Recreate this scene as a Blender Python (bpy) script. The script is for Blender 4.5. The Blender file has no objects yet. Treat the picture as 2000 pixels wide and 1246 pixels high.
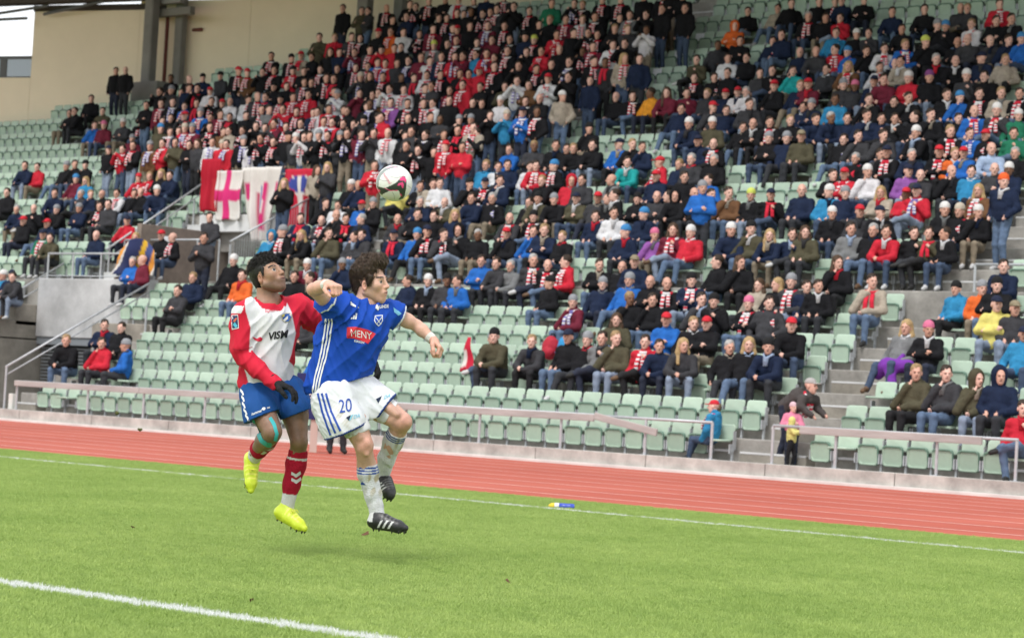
import bpy, math, random
import numpy as np
from mathutils import Vector, Matrix
from mathutils.bvhtree import BVHTree

# ------------------------------------------------------------------ camera, sky, sun, exposure
scn = bpy.context.scene
col = scn.collection
PITCH, ROLL, YAW, CAM_H = 0.035, 0.0553, -0.7027, 1.05
FW = Vector((math.sin(YAW)*math.cos(PITCH), math.cos(YAW)*math.cos(PITCH), math.sin(PITCH)))
RT = Vector((math.cos(YAW), -math.sin(YAW), 0)); UP = RT.cross(FW)
RT2 = math.cos(ROLL)*RT + math.sin(ROLL)*UP
UP2 = -math.sin(ROLL)*RT + math.cos(ROLL)*UP
cam_data = bpy.data.cameras.new('camera'); cam = bpy.data.objects.new('camera', cam_data); col.objects.link(cam)
cam.matrix_world = Matrix(((RT2.x, UP2.x, -FW.x, 0), (RT2.y, UP2.y, -FW.y, 0), (RT2.z, UP2.z, -FW.z, CAM_H), (0, 0, 0, 1)))
cam_data.sensor_fit = 'HORIZONTAL'; cam_data.sensor_width = 36; cam_data.lens = 81.0
cam_data.clip_start = 0.1; cam_data.clip_end = 3000
cam_data.dof.use_dof = True; cam_data.dof.focus_distance = 13.95; cam_data.dof.aperture_fstop = 5.0
scn.camera = cam

world = bpy.data.worlds.new('World'); scn.world = world; world.use_nodes = True
wn = world.node_tree.nodes; wl = world.node_tree.links; wn.clear()
SUN_EL, SUN_ROT = math.radians(56), math.radians(165)
sky = wn.new('ShaderNodeTexSky'); sky.sky_type = 'NISHITA'; sky.sun_disc = False
sky.sun_elevation = SUN_EL; sky.sun_rotation = SUN_ROT; sky.dust_density = 4; sky.air_density = 1.0; sky.ozone_density = 1.0
mixc = wn.new('ShaderNodeMix'); mixc.data_type = 'RGBA'; mixc.inputs[0].default_value = 0.86
mixc.inputs[7].default_value = (10.6, 10.9, 11.2, 1)      # overcast cloud layer, same brightness units as the sky
wl.new(sky.outputs[0], mixc.inputs[6])
bgn = wn.new('ShaderNodeBackground'); bgn.inputs[1].default_value = 0.092
wo = wn.new('ShaderNodeOutputWorld')
wl.new(mixc.outputs[2], bgn.inputs[0]); wl.new(bgn.outputs[0], wo.inputs[0])
sun_l = bpy.data.lights.new('sun', 'SUN'); sun_l.energy = 1.4; sun_l.angle = math.radians(18); sun_l.color = (1, 0.97, 0.93)
sun = bpy.data.objects.new('sun', sun_l); col.objects.link(sun)
sun_dir = Vector((math.cos(SUN_EL)*math.sin(SUN_ROT), math.cos(SUN_EL)*math.cos(SUN_ROT), math.sin(SUN_EL)))
sun.rotation_euler = (-sun_dir).to_track_quat('-Z', 'Y').to_euler(); sun.location = (0, -20, 40)
scn.view_settings.view_transform = 'Standard'; scn.view_settings.look = 'None'
scn.view_settings.exposure = 0.62; scn.view_settings.gamma = 1.0; scn.view_settings.use_curve_mapping = False
scn.cycles.use_denoising = True; scn.cycles.max_bounces = 6; scn.cycles.diffuse_bounces = 3
scn.cycles.glossy_bounces = 2; scn.cycles.transmission_bounces = 3
RNG = random.Random(7)
def srgb(h):
    if isinstance(h, str): c = [int(h[i:i+2], 16)/255 for i in (0, 2, 4)]
    else: c = h
    return tuple(x/12.92 if x <= 0.04045 else ((x+0.055)/1.055)**2.4 for x in c)

# ------------------------------------------------------------------ materials
MATS = {}
def mat(name, c, rough=0.7, bump=0.0, bscale=60, vary=0.0, vscale=6, spec=0.3, metal=0.0, sss=0.0, sheen=0.0, attr=None, stretch=None, coord='Object', orand=0.0):
    if name in MATS: return MATS[name]
    m = bpy.data.materials.new(name); m.use_nodes = True
    n = m.node_tree.nodes; l = m.node_tree.links; b = n['Principled BSDF']
    b.inputs['Roughness'].default_value = rough; b.inputs['Metallic'].default_value = metal
    b.inputs['Specular IOR Level'].default_value = spec
    if sss: b.inputs['Subsurface Weight'].default_value = sss; b.inputs['Subsurface Radius'].default_value = (0.01, 0.004, 0.002)
    if sheen: b.inputs['Sheen Weight'].default_value = sheen
    tc = n.new('ShaderNodeTexCoord')
    src = tc.outputs[coord]
    if stretch:
        mp = n.new('ShaderNodeMapping'); mp.inputs['Scale'].default_value = stretch; l.new(src, mp.inputs[0]); src = mp.outputs[0]
    base = None
    if attr:
        a = n.new('ShaderNodeAttribute'); a.attribute_name = attr; base = a.outputs['Color']
    if vary:
        nz = n.new('ShaderNodeTexNoise'); nz.inputs['Scale'].default_value = vscale; nz.inputs['Detail'].default_value = 5; nz.inputs['Roughness'].default_value = 0.65
        l.new(src, nz.inputs['Vector'])
        mr = n.new('ShaderNodeMapRange'); mr.inputs[1].default_value = 0.3; mr.inputs[2].default_value = 0.7
        mr.inputs[3].default_value = 1-vary; mr.inputs[4].default_value = 1+vary*0.6
        l.new(nz.outputs['Fac'], mr.inputs[0])
        mx = n.new('ShaderNodeMix'); mx.data_type = 'RGBA'; mx.blend_type = 'MULTIPLY'; mx.inputs[0].default_value = 1
        if base is not None: l.new(base, mx.inputs[6])
        else: mx.inputs[6].default_value = (*c, 1)
        l.new(mr.outputs[0], mx.inputs[7]); l.new(mx.outputs[2], b.inputs['Base Color'])
    elif base is not None: l.new(base, b.inputs['Base Color'])
    else: b.inputs['Base Color'].default_value = (*c, 1)
    if orand and vary:
        oi = n.new('ShaderNodeObjectInfo'); m3 = n.new('ShaderNodeMapRange'); m3.inputs[3].default_value = 1-orand; m3.inputs[4].default_value = 1+orand*0.4; l.new(oi.outputs['Random'], m3.inputs[0])
        mu = n.new('ShaderNodeMath'); mu.operation = 'MULTIPLY'; l.new(mr.outputs[0], mu.inputs[0]); l.new(m3.outputs[0], mu.inputs[1]); l.new(mu.outputs[0], mx.inputs[7])
    if bump:
        nb = n.new('ShaderNodeTexNoise'); nb.inputs['Scale'].default_value = bscale; nb.inputs['Detail'].default_value = 4
        l.new(src, nb.inputs['Vector'])
        bp = n.new('ShaderNodeBump'); bp.inputs['Strength'].default_value = bump; bp.inputs['Distance'].default_value = 0.02
        l.new(nb.outputs['Fac'], bp.inputs['Height']); l.new(bp.outputs[0], b.inputs['Normal'])
    MATS[name] = m
    return m
CONC = mat('concrete', (0.33, 0.315, 0.29), 0.9, 0.25, 30, 0.42, 1.9, coord='Object')
CONC_D = mat('weathered_concrete', (0.30, 0.275, 0.235), 0.92, 0.3, 25, 0.45, 1.1)
CONC_L = mat('pale_concrete', (0.64, 0.645, 0.645), 0.85, 0.15, 20, 0.22, 1.3)
COL_C = mat('column_concrete', (0.22, 0.215, 0.20), 0.9, 0.2, 20, 0.2, 1.0)
WALL = mat('beige_wall_panel', (0.84, 0.73, 0.56), 0.8, 0.05, 15, 0.06, 0.5)
SEAT = mat('mint_plastic', (0.445, 0.57, 0.455), 0.38, 0.03, 8, 0.14, 3.0, spec=0.4, orand=0.16)
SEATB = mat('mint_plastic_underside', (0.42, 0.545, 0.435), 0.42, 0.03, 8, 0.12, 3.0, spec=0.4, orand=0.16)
SEAT_SHADE = mat('mint_rim_shade', (0.14, 0.235, 0.18), 0.5, 0.03, 8, 0.08, 3.0, spec=0.4)  # shade on the tipped-up pan's rim, put into the colour as darker green
KERB = mat('kerb_concrete', (0.47, 0.45, 0.415), 0.9, 0.2, 30, 0.38, 2.2)
STEEL = mat('galvanised_steel', (0.50, 0.52, 0.54), 0.45, 0.05, 40, 0.15, 8, metal=0.35)
WOOD = mat('weathered_plank', (0.40, 0.375, 0.36), 0.85, 0.3, 30, 0.25, 5, stretch=(0.15, 1, 1))
DARK = mat('dark_louvre', (0.12, 0.125, 0.13), 0.6)
ROOFM = mat('dark_roof', (0.07, 0.06, 0.055), 0.8)
RUST = mat('red_oxide_steel', (0.16, 0.05, 0.04), 0.7)
KERBW = mat('white_gutter', (0.66, 0.64, 0.61), 0.7, 0.1, 20, 0.2, 1.2)

# ------------------------------------------------------------------ helpers
def tag(o, label=None, cat=None, group=None, kind=None):
    if label: o['label'] = label
    if cat: o['category'] = cat
    if group: o['group'] = group
    if kind: o['kind'] = kind
    return o
def empty(name, loc=(0, 0, 0), rz=0.0):
    o = bpy.data.objects.new(name, None); col.objects.link(o); o.location = loc; o.rotation_euler = (0, 0, rz)
    o.empty_display_size = 0.2
    return o
def mesh_obj(name, V, F, mats, parent=None, smooth=False, fm=None):
    me = bpy.data.meshes.new(name); me.from_pydata([tuple(v) for v in V], [], [tuple(f) for f in F])
    for m in (mats if isinstance(mats, (list, tuple)) else [mats]): me.materials.append(m)
    if fm is not None: me.polygons.foreach_set('material_index', fm)
    if smooth: me.polygons.foreach_set('use_smooth', [True]*len(me.polygons))
    me.update()
    o = bpy.data.objects.new(name, me); col.objects.link(o)
    if parent: o.parent = parent
    return o
class MB:
    def __init__(s): s.V = []; s.F = []; s.M = []
    def add(s, V, F, m=0):
        b = len(s.V); s.V += [tuple(v) for v in V]; s.F += [tuple(i+b for i in f) for f in F]; s.M += [m]*len(F); return s
    def box(s, x0, x1, y0, y1, z0, z1, m=0):
        V = [(x, y, z) for z in (z0, z1) for y in (y0, y1) for x in (x0, x1)]
        return s.add(V, [(0, 2, 3, 1), (4, 5, 7, 6), (0, 1, 5, 4), (2, 6, 7, 3), (0, 4, 6, 2), (1, 3, 7, 5)], m)
    def bevbox(s, x0, x1, y0, y1, z0, z1, r=0.02, m=0):
        # box with chamfered edges (three nested octagon-ish rings)
        def ring(z, i):
            a, b, c, d = x0+i, x1-i, y0+i, y1-i
            return [(a+r, c, z), (b-r, c, z), (b, c+r, z), (b, d-r, z), (b-r, d, z), (a+r, d, z), (a, d-r, z), (a, c+r, z)]
        V = ring(z0, r*0.7)+ring(z0+r, 0)+ring(z1-r, 0)+ring(z1, r*0.7); F = [tuple(range(7, -1, -1)), tuple(range(24, 32))]
        for k in range(3):
            for i in range(8): j = (i+1) % 8; F.append((k*8+i, k*8+j, k*8+8+j, k*8+8+i))
        return s.add(V, F, m)
    def tube(s, a, b, r, n=8, m=0, r2=None):
        a = Vector(a); b = Vector(b); d = (b-a).normalized(); r2 = r if r2 is None else r2
        u = d.orthogonal().normalized(); w = d.cross(u); V = []
        for p, q in ((a, r), (b, r2)):
            for i in range(n): t = 2*math.pi*i/n; V.append(p+u*math.cos(t)*q+w*math.sin(t)*q)
        F = [(i, (i+1) % n, n+(i+1) % n, n+i) for i in range(n)]+[tuple(range(n-1, -1, -1)), tuple(range(n, 2*n))]
        return s.add(V, F, m)
    def path(s, pts, r, n=8, m=0):
        for a, b in zip(pts[:-1], pts[1:]): s.tube(a, b, r, n, m)
        return s
    def build(s, name, mats, parent=None, smooth=False):
        return mesh_obj(name, s.V, s.F, mats, parent, smooth, s.M)
def copy_tree(o, parent=None):
    c = o.copy(); col.objects.link(c); c.parent = parent
    for ch in o.children: copy_tree(ch, c)
    return c
ORD = ['first', 'second', 'third', 'fourth', 'fifth', 'sixth', 'seventh', 'eighth', 'ninth', 'tenth', 'eleventh', 'twelfth', 'thirteenth', 'fourteenth', 'fifteenth', 'sixteenth', 'seventeenth', 'eighteenth', 'nineteenth', 'twentieth']
TENS = {2: 'twenty', 3: 'thirty', 4: 'forty', 5: 'fifty', 6: 'sixty', 7: 'seventy', 8: 'eighty', 9: 'ninety'}
def ordinal(n):
    if n <= 20: return ORD[n-1]
    t, u = divmod(n, 10)
    return (TENS[t][:-1]+'ieth') if u == 0 else TENS[t]+'-'+ORD[u-1]

# ------------------------------------------------------------------ signed-distance modelling (bodies, clothes, hair)
class SDF:
    def __init__(s, lo, hi, res):
        s.lo = np.array(lo, float); s.res = res
        s.n = np.ceil((np.array(hi)-s.lo)/res).astype(int)+1
        s.D = np.full(s.n, 0.25, np.float32); s.M = np.zeros(s.n, np.int16)
        s.ax = [s.lo[i]+res*np.arange(s.n[i]) for i in range(3)]
    def _sl(s, lo, hi):
        a = np.clip(np.floor((np.array(lo)-s.lo)/s.res).astype(int), 0, s.n-1)
        b = np.clip(np.ceil((np.array(hi)-s.lo)/s.res).astype(int)+1, 1, s.n)
        return tuple(slice(a[i], max(b[i], a[i]+1)) for i in range(3))
    def _pts(s, sl):
        return s.ax[0][sl[0]][:, None, None], s.ax[1][sl[1]][None, :, None], s.ax[2][sl[2]][None, None, :]
    def _put(s, sl, d, k, m, sub=False):
        D = s.D[sl]; d = d.astype(np.float32)
        if sub:
            h = np.clip(0.5-0.5*(D+d)/max(k, 1e-6), 0, 1); s.D[sl] = D*(1-h)+(-d)*h+k*h*(1-h)
            if m is not None: mm = s.M[sl]; mm[-d > D-0.002] = m
            return
        mm = s.M[sl]; mm[d < D] = m
        h = np.clip(0.5+0.5*(D-d)/max(k, 1e-6), 0, 1); s.D[sl] = D*(1-h)+d*h-k*h*(1-h)
    def cone(s, a, b, ra, rb, k=0.03, m=0, sub=False):
        a = np.array(a, float); b = np.array(b, float); mg = max(ra, rb)+k+3*s.res+0.02
        sl = s._sl(np.minimum(a, b)-mg, np.maximum(a, b)+mg); X, Y, Z = s._pts(sl)
        ab = b-a; L = max(ab@ab, 1e-9)
        t = np.clip(((X-a[0])*ab[0]+(Y-a[1])*ab[1]+(Z-a[2])*ab[2])/L, 0, 1)
        d = np.sqrt((X-a[0]-t*ab[0])**2+(Y-a[1]-t*ab[1])**2+(Z-a[2]-t*ab[2])**2)-(ra+(rb-ra)*t)
        s._put(sl, d, k, m, sub); return s
    def chain(s, pts, rads, k=0.03, m=0):
        for i in range(len(pts)-1): s.cone(pts[i], pts[i+1], rads[i], rads[i+1], k, m)
        return s
    def ell(s, c, r, k=0.03, m=0, R=None, sub=False):
        c = np.array(c, float); r = np.array(r, float); mg = r.max()+k+3*s.res+0.02
        sl = s._sl(c-mg, c+mg); X, Y, Z = s._pts(sl); X = X-c[0]; Y = Y-c[1]; Z = Z-c[2]
        if R is not None:
            R = np.array(R, float)
            X, Y, Z = (R[0, 0]*X+R[1, 0]*Y+R[2, 0]*Z, R[0, 1]*X+R[1, 1]*Y+R[2, 1]*Z, R[0, 2]*X+R[1, 2]*Y+R[2, 2]*Z)
        k0 = np.sqrt((X/r[0])**2+(Y/r[1])**2+(Z/r[2])**2); k1 = np.sqrt((X/r[0]**2)**2+(Y/r[1]**2)**2+(Z/r[2]**2)**2)+1e-9
        s._put(sl, k0*(k0-1)/k1, k, m, sub); return s
    def grid(s):
        return s._pts((slice(None),)*3)
    def displace(s, fn):
        X, Y, Z = s.grid(); s.D = (s.D+fn(X, Y, Z)).astype(np.float32); return s
    def cut(s, fn):      # keep where fn < 0
        X, Y, Z = s.grid(); s.D = np.maximum(s.D, fn(X, Y, Z)).astype(np.float32); return s
    def mesh(s):
        D = s.D; n = s.n; ins = D < 0
        nc = n-1; cid = lambda i, j, k: (i*nc[1]+j)*nc[2]+k
        tot = int(nc[0]*nc[1]*nc[2]); keys = []; pos = []; quads = []
        for a in range(3):
            sl0 = [slice(None)]*3; sl1 = [slice(None)]*3; sl0[a] = slice(0, -1); sl1[a] = slice(1, None)
            i0 = ins[tuple(sl0)]; cr = np.argwhere(i0 != ins[tuple(sl1)])
            if len(cr) == 0: continue
            b, c = (a+1) % 3, (a+2) % 3
            cr = cr[(cr[:, b] > 0) & (cr[:, c] > 0) & (cr[:, b] < nc[b]) & (cr[:, c] < nc[c])]
            e1 = cr.copy(); e1[:, a] += 1
            d0 = D[cr[:, 0], cr[:, 1], cr[:, 2]]; d1 = D[e1[:, 0], e1[:, 1], e1[:, 2]]
            t = d0/(d0-d1); p = cr.astype(float); p[:, a] += t
            q = []
            for (db, dc) in ((0, 0), (-1, 0), (-1, -1), (0, -1)):
                cc = cr.copy(); cc[:, b] += db; cc[:, c] += dc
                kk = cid(cc[:, 0], cc[:, 1], cc[:, 2]); keys.append(kk); pos.append(p); q.append(kk)
            q = np.stack(q, 1); fl = d0 > 0
            q[fl] = q[fl][:, ::-1]; quads.append(q)
        keys = np.concatenate(keys); pos = np.concatenate(pos); quads = np.concatenate(quads)
        uk, inv = np.unique(keys, return_inverse=True); inv = inv.ravel()
        P = np.zeros((len(uk), 3)); cnt = np.bincount(inv, minlength=len(uk))
        for i in range(3): P[:, i] = np.bincount(inv, weights=pos[:, i], minlength=len(uk))/cnt
        F = np.searchsorted(uk, quads)
        idx = np.clip(np.round(P).astype(int), 0, n-1); Mv = s.M[idx[:, 0], idx[:, 1], idx[:, 2]]
        return s.lo+P*s.res, F[:, ::-1], Mv
def np_mesh(name, V, F, mats, fm=None, colors=None, smooth=True):
    """V (n,3), F (m,4 or 3) arrays -> mesh datablock, fast"""
    me = bpy.data.meshes.new(name); V = np.asarray(V, np.float32); F = np.asarray(F, np.int32)
    me.vertices.add(len(V)); me.vertices.foreach_set('co', V.ravel())
    k = F.shape[1]; me.loops.add(F.size); me.loops.foreach_set('vertex_index', F.ravel())
    me.polygons.add(len(F)); me.polygons.foreach_set('loop_start', np.arange(len(F), dtype=np.int32)*k)
    me.polygons.foreach_set('loop_total', np.full(len(F), k, np.int32))
    for m in mats: me.materials.append(m)
    if fm is not None: me.polygons.foreach_set('material_index', np.asarray(fm, np.int32))
    me.polygons.foreach_set('use_smooth', np.full(len(F), smooth))
    if colors is not None:
        a = me.attributes.new('col', 'FLOAT_COLOR', 'POINT'); c4 = np.ones((len(V), 4), np.float32); c4[:, :3] = colors
        a.data.foreach_set('color', c4.ravel())
    me.update(); me.validate()
    return me
def np_obj(name, me, parent=None):
    o = bpy.data.objects.new(name, me); col.objects.link(o)
    if parent: o.parent = parent
    return o
def nz3(X, Y, Z, f, seed=0):
    """cheap smooth noise in about -1..1"""
    r = np.random.RandomState(seed); out = 0
    for i in range(5):
        k = r.normal(size=3); k = k/np.linalg.norm(k)*f*(0.7+0.25*i); out = out+np.sin(X*k[0]+Y*k[1]+Z*k[2]+r.uniform(0, 6.28)+1.3*np.sin(Y*k[2]*0.7-X*k[1]*0.6+i))
    return out/3.2

# ------------------------------------------------------------------ setting: ground, pitch, track
def sheet(name, x0, x1, y0, y1, z, m, parent=None):
    o = mesh_obj(name, [(x0, y0, z), (x1, y0, z), (x1, y1, z), (x0, y1, z)], [(0, 1, 2, 3)], m, parent)
    return o
Y_PEN, Y_TOUCH, Y_GRASS, Y_KERB = 7.08, 17.3, 19.12, 31.06
LANE0, LANEW = 20.506, 1.3176
tag(sheet('ground', -1500, 1500, -1500, 1500, -0.03, mat('asphalt', (0.06, 0.06, 0.06), 0.95, 0.2, 20, 0.2, 0.5)), kind='structure')
def track_mat():
    m = bpy.data.materials.new('tartan_track'); m.use_nodes = True; n = m.node_tree.nodes; l = m.node_tree.links; b = n['Principled BSDF']
    b.inputs['Roughness'].default_value = 0.8; b.inputs['Specular IOR Level'].default_value = 0.25
    tc = n.new('ShaderNodeTexCoord')
    a = n.new('ShaderNodeTexNoise'); a.inputs['Scale'].default_value = 0.35; a.inputs['Detail'].default_value = 6
    g = n.new('ShaderNodeTexNoise'); g.inputs['Scale'].default_value = 90; g.inputs['Detail'].default_value = 3
    l.new(tc.outputs['Object'], a.inputs[0]); l.new(tc.outputs['Object'], g.inputs[0])
    r = n.new('ShaderNodeValToRGB'); r.color_ramp.elements[0].position = 0.3; r.color_ramp.elements[1].position = 0.75
    r.color_ramp.elements[0].color = (0.48, 0.105, 0.071, 1); r.color_ramp.elements[1].color = (0.60, 0.158, 0.111, 1)
    l.new(a.outputs['Fac'], r.inputs[0])
    mx = n.new('ShaderNodeMix'); mx.data_type = 'RGBA'; mx.blend_type = 'MULTIPLY'; mx.inputs[0].default_value = 0.35
    l.new(r.outputs[0], mx.inputs[6]); l.new(g.outputs['Fac'], mx.inputs[7]); l.new(mx.outputs[2], b.inputs['Base Color'])
    bp = n.new('ShaderNodeBump'); bp.inputs['Strength'].default_value = 0.3; bp.inputs['Distance'].default_value = 0.01
    l.new(g.outputs['Fac'], bp.inputs['Height']); l.new(bp.outputs[0], b.inputs['Normal'])
    return m
track = tag(sheet('running_track', -160, 90, Y_GRASS, Y_KERB+0.1, 0.0, track_mat()), kind='structure')
LINE = mat('worn_lane_paint', (0.76, 0.56, 0.50), 0.8, 0.0, 1, 0.22, 3.0)
for k in range(8):
    sheet('lane_line', -160, 90, LANE0+LANEW*k-0.028, LANE0+LANEW*k+0.028, 0.004, LINE, track)
V = [(-160, LANE0+LANEW*1+0.0, 0.006), (-32, LANE0+0.03, 0.006), (-32, LANE0+0.09, 0.006), (-160, LANE0+LANEW*1.4, 0.006)]
mesh_obj('break_line', V, [(0, 1, 2, 3)], LINE, track)
def grass_mat(name, blades):
    m = bpy.data.materials.new(name); m.use_nodes = True; n = m.node_tree.nodes; l = m.node_tree.links; b = n['Principled BSDF']
    b.inputs['Roughness'].default_value = 0.6; b.inputs['Specular IOR Level'].default_value = 0.25
    ge = n.new('ShaderNodeNewGeometry'); sp = n.new('ShaderNodeSeparateXYZ'); l.new(ge.outputs['Position'], sp.inputs[0])
    a = n.new('ShaderNodeTexNoise'); a.inputs['Scale'].default_value = 0.8; a.inputs['Detail'].default_value = 7; a.inputs['Roughness'].default_value = 0.6
    c = n.new('ShaderNodeTexNoise'); c.inputs['Scale'].default_value = 14; c.inputs['Detail'].default_value = 4
    l.new(ge.outputs['Position'], a.inputs[0]); l.new(ge.outputs['Position'], c.inputs[0])
    r = n.new('ShaderNodeValToRGB'); e = r.color_ramp.elements
    e[0].position = 0.32; e[0].color = (0.335, 0.465, 0.13, 1); e[1].position = 0.72; e[1].color = (0.45, 0.57, 0.19, 1)
    l.new(a.outputs['Fac'], r.inputs[0])
    r2 = n.new('ShaderNodeValToRGB'); e = r2.color_ramp.elements
    e[0].position = 0.3; e[0].color = (0.80, 0.84, 0.78, 1); e[1].position = 0.7; e[1].color = (1.12, 1.08, 1.05, 1)
    l.new(c.outputs['Fac'], r2.inputs[0])
    mx = n.new('ShaderNodeMix'); mx.data_type = 'RGBA'; mx.blend_type = 'MULTIPLY'; mx.inputs[0].default_value = 1
    l.new(r.outputs[0], mx.inputs[6]); l.new(r2.outputs[0], mx.inputs[7])
    cur = mx.outputs[2]
    if not blades:               # thatch and soil between the blades
        md = n.new('ShaderNodeMix'); md.data_type = 'RGBA'; md.blend_type = 'MULTIPLY'; md.inputs[0].default_value = 1; md.inputs[7].default_value = (0.84, 0.84, 0.78, 1); l.new(cur, md.inputs[6]); cur = md.outputs[2]
    # marking paint on the blades: the penalty-area line and the worn touchline
    for y, hw, thr, soft in ((Y_PEN, 0.075, 0.28, 0.10), (Y_TOUCH, 0.055, 0.30, 0.16)):
        d = n.new('ShaderNodeMath'); d.operation = 'SUBTRACT'; d.inputs[1].default_value = y; l.new(sp.outputs['Y'], d.inputs[0])
        ab = n.new('ShaderNodeMath'); ab.operation = 'ABSOLUTE'; l.new(d.outputs[0], ab.inputs[0])
        inb = n.new('ShaderNodeMapRange'); inb.inputs[1].default_value = hw*1.25; inb.inputs[2].default_value = hw*0.75; l.new(ab.outputs[0], inb.inputs[0])
        w = n.new('ShaderNodeTexNoise'); w.inputs['Scale'].default_value = 5; w.inputs['Detail'].default_value = 6; l.new(ge.outputs['Position'], w.inputs[0])
        ws = n.new('ShaderNodeMapRange'); ws.inputs[1].default_value = thr; ws.inputs[2].default_value = thr+soft; l.new(w.outputs['Fac'], ws.inputs[0])
        f = n.new('ShaderNodeMath'); f.operation = 'MULTIPLY'; l.new(inb.outputs[0], f.inputs[0]); l.new(ws.outputs[0], f.inputs[1])
        m2 = n.new('ShaderNodeMix'); m2.data_type = 'RGBA'; m2.inputs[7].default_value = (0.78, 0.80, 0.77, 1)
        l.new(f.outputs[0], m2.inputs[0]); l.new(cur, m2.inputs[6]); cur = m2.outputs[2]
    l.new(cur, b.inputs['Base Color'])
    if blades:
        tl = n.new('ShaderNodeBsdfTranslucent'); l.new(cur, tl.inputs[0]); ms = n.new('ShaderNodeMixShader'); ms.inputs[0].default_value = 0.35
        l.new(b.outputs[0], ms.inputs[1]); l.new(tl.outputs[0], ms.inputs[2]); l.new(ms.outputs[0], n['Material Output'].inputs[0])
    return m
GR_BASE = grass_mat('turf', False); GR_BL = grass_mat('grass_blade', True)
tag(sheet('pitch', -110, 90, -80, Y_GRASS, 0.0, GR_BASE), kind='structure')
def tuft(seed, nb):
    r = random.Random(seed); mb = MB()
    for i in range(nb):
        x, y = r.gauss(0, 0.013), r.gauss(0, 0.013); a = r.uniform(0, 6.28); h = r.uniform(0.016, 0.034); w = r.uniform(0.0016, 0.003)
        lx, ly = r.gauss(0, 0.011), r.gauss(0, 0.011); cx, cy = math.cos(a)*w, math.sin(a)*w
        mb.add([(x-cx, y-cy, -0.002), (x+cx, y+cy, -0.002), (x+cx*0.7+lx*0.4, y+cy*0.7+ly*0.4, h*0.6), (x-cx*0.7+lx*0.4, y-cy*0.7+ly*0.4, h*0.6), (x+lx, y+ly, h)], [(0, 1, 2, 3), (3, 2, 4)])
    me = bpy.data.meshes.new('grass_tuft'); me.from_pydata(mb.V, [], mb.F); me.materials.append(GR_BL); me.update()
    return bpy.data.objects.new('grass_tuft', me)
def scatter(name, poly, density, src, seed):
    o = mesh_obj(name, poly, [tuple(range(len(poly)))], GR_BL)
    ng = bpy.data.node_groups.new(name, 'GeometryNodeTree')
    ng.interface.new_socket('Geometry', in_out='INPUT', socket_type='NodeSocketGeometry'); ng.interface.new_socket('Geometry', in_out='OUTPUT', socket_type='NodeSocketGeometry')
    n = ng.nodes; l = ng.links; gi = n.new('NodeGroupInput'); go = n.new('NodeGroupOutput')
    dp = n.new('GeometryNodeDistributePointsOnFaces'); dp.inputs['Density'].default_value = density; dp.inputs['Seed'].default_value = seed
    oi = n.new('GeometryNodeObjectInfo'); oi.inputs[0].default_value = src; oi.transform_space = 'ORIGINAL'
    ip = n.new('GeometryNodeInstanceOnPoints')
    rv = n.new('FunctionNodeRandomValue'); rv.data_type = 'FLOAT_VECTOR'; rv.inputs[1].default_value = (0.25, 0.25, 6.283); rv.inputs[0].default_value = (-0.25, -0.25, 0)
    rs = n.new('FunctionNodeRandomValue'); rs.data_type = 'FLOAT'; rs.inputs[2].default_value = 0.65; rs.inputs[3].default_value = 1.25
    l.new(gi.outputs[0], dp.inputs[0]); l.new(dp.outputs[0], ip.inputs[0]); l.new(oi.outputs['Geometry'], ip.inputs['Instance'])
    l.new(rv.outputs[0], ip.inputs['Rotation']); l.new(rs.outputs[1], ip.inputs['Scale']); l.new(ip.outputs[0], go.inputs[0])
    md = o.modifiers.new('scatter', 'NODES'); md.node_group = ng
    return o
tag(scatter('grass', [(-6.8, 3.6, 0.002), (-2.4, 9.0, 0.002), (-4.6, Y_GRASS+0.03, 0.002), (-29.5, Y_GRASS+0.03, 0.002), (-18, 10.5, 0.002)], 2300, tuft(3, 13), 1),
    'short mown green grass covering the football pitch', 'grass', kind='stuff')

# ------------------------------------------------------------------ setting: the grandstand
YL = lambda r: 31.96+0.9075*r
ZL = lambda r: 0.183+0.43*r
YU = lambda k: 38.386+0.91*k
ZU = lambda k: 3.492+0.4744*k+0.0115*k*(k-1)/2
stand = empty('grandstand', (-40, 31.06, 0)); SO = Vector((-40, 31.06, 0))
tag(stand, 'two-tier concrete grandstand with beige rear wall behind the red running track', 'grandstand')
def sbox(name, x0, x1, y0, y1, z0, z1, m, bev=0.015):
    mb = MB().bevbox(x0-SO.x, x1-SO.x, y0-SO.y, y1-SO.y, z0, z1, bev); return mb.build(name, m, stand)
XE0, XE1 = -21.9, -20.5          # stair aisle on the right
XLB = -40.45                     # left edge of the lower block
UX0, UX1 = -38.45, -37.3         # stair aisle in the upper tier
VX0, VX1 = -45.3, -41.7          # doorway under the banners
SX0 = -46.25                     # stair left of the doorway
RX = -9.0; LX = -78.0
for r in range(7):
    y0 = YL(r)-0.72 if r else Y_KERB+0.24; y1 = YL(r)+0.1865; z = ZL(r)
    left = -41.4 if r < 5 else -43.3
    sbox('terrace_step', left, RX, y0, y1, z-0.9, z, CONC)
    sbox('terrace_step', LX, -47.7, y0, y1, z-0.9, z, CONC)
def wall_y(x): return 48.1+0.315*(x+63.2)
def wall_x(y): return -63.2+(y-48.1)/0.315
for k in range(18):
    y0 = YU(k)-0.72 if k else YL(6)+0.188; y1 = YU(k)+0.19; z = ZU(k)
    lx = max(LX, wall_x(y1)-0.2)
    segs = [(lx, SX0+0.0), (SX0, VX0), (VX1, RX)] if k < 4 else [(lx, RX)]
    for a, b in segs:
        if b-a > 0.2: sbox('terrace_step', a, b, y0, y1, z-0.95, z, CONC)
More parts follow.
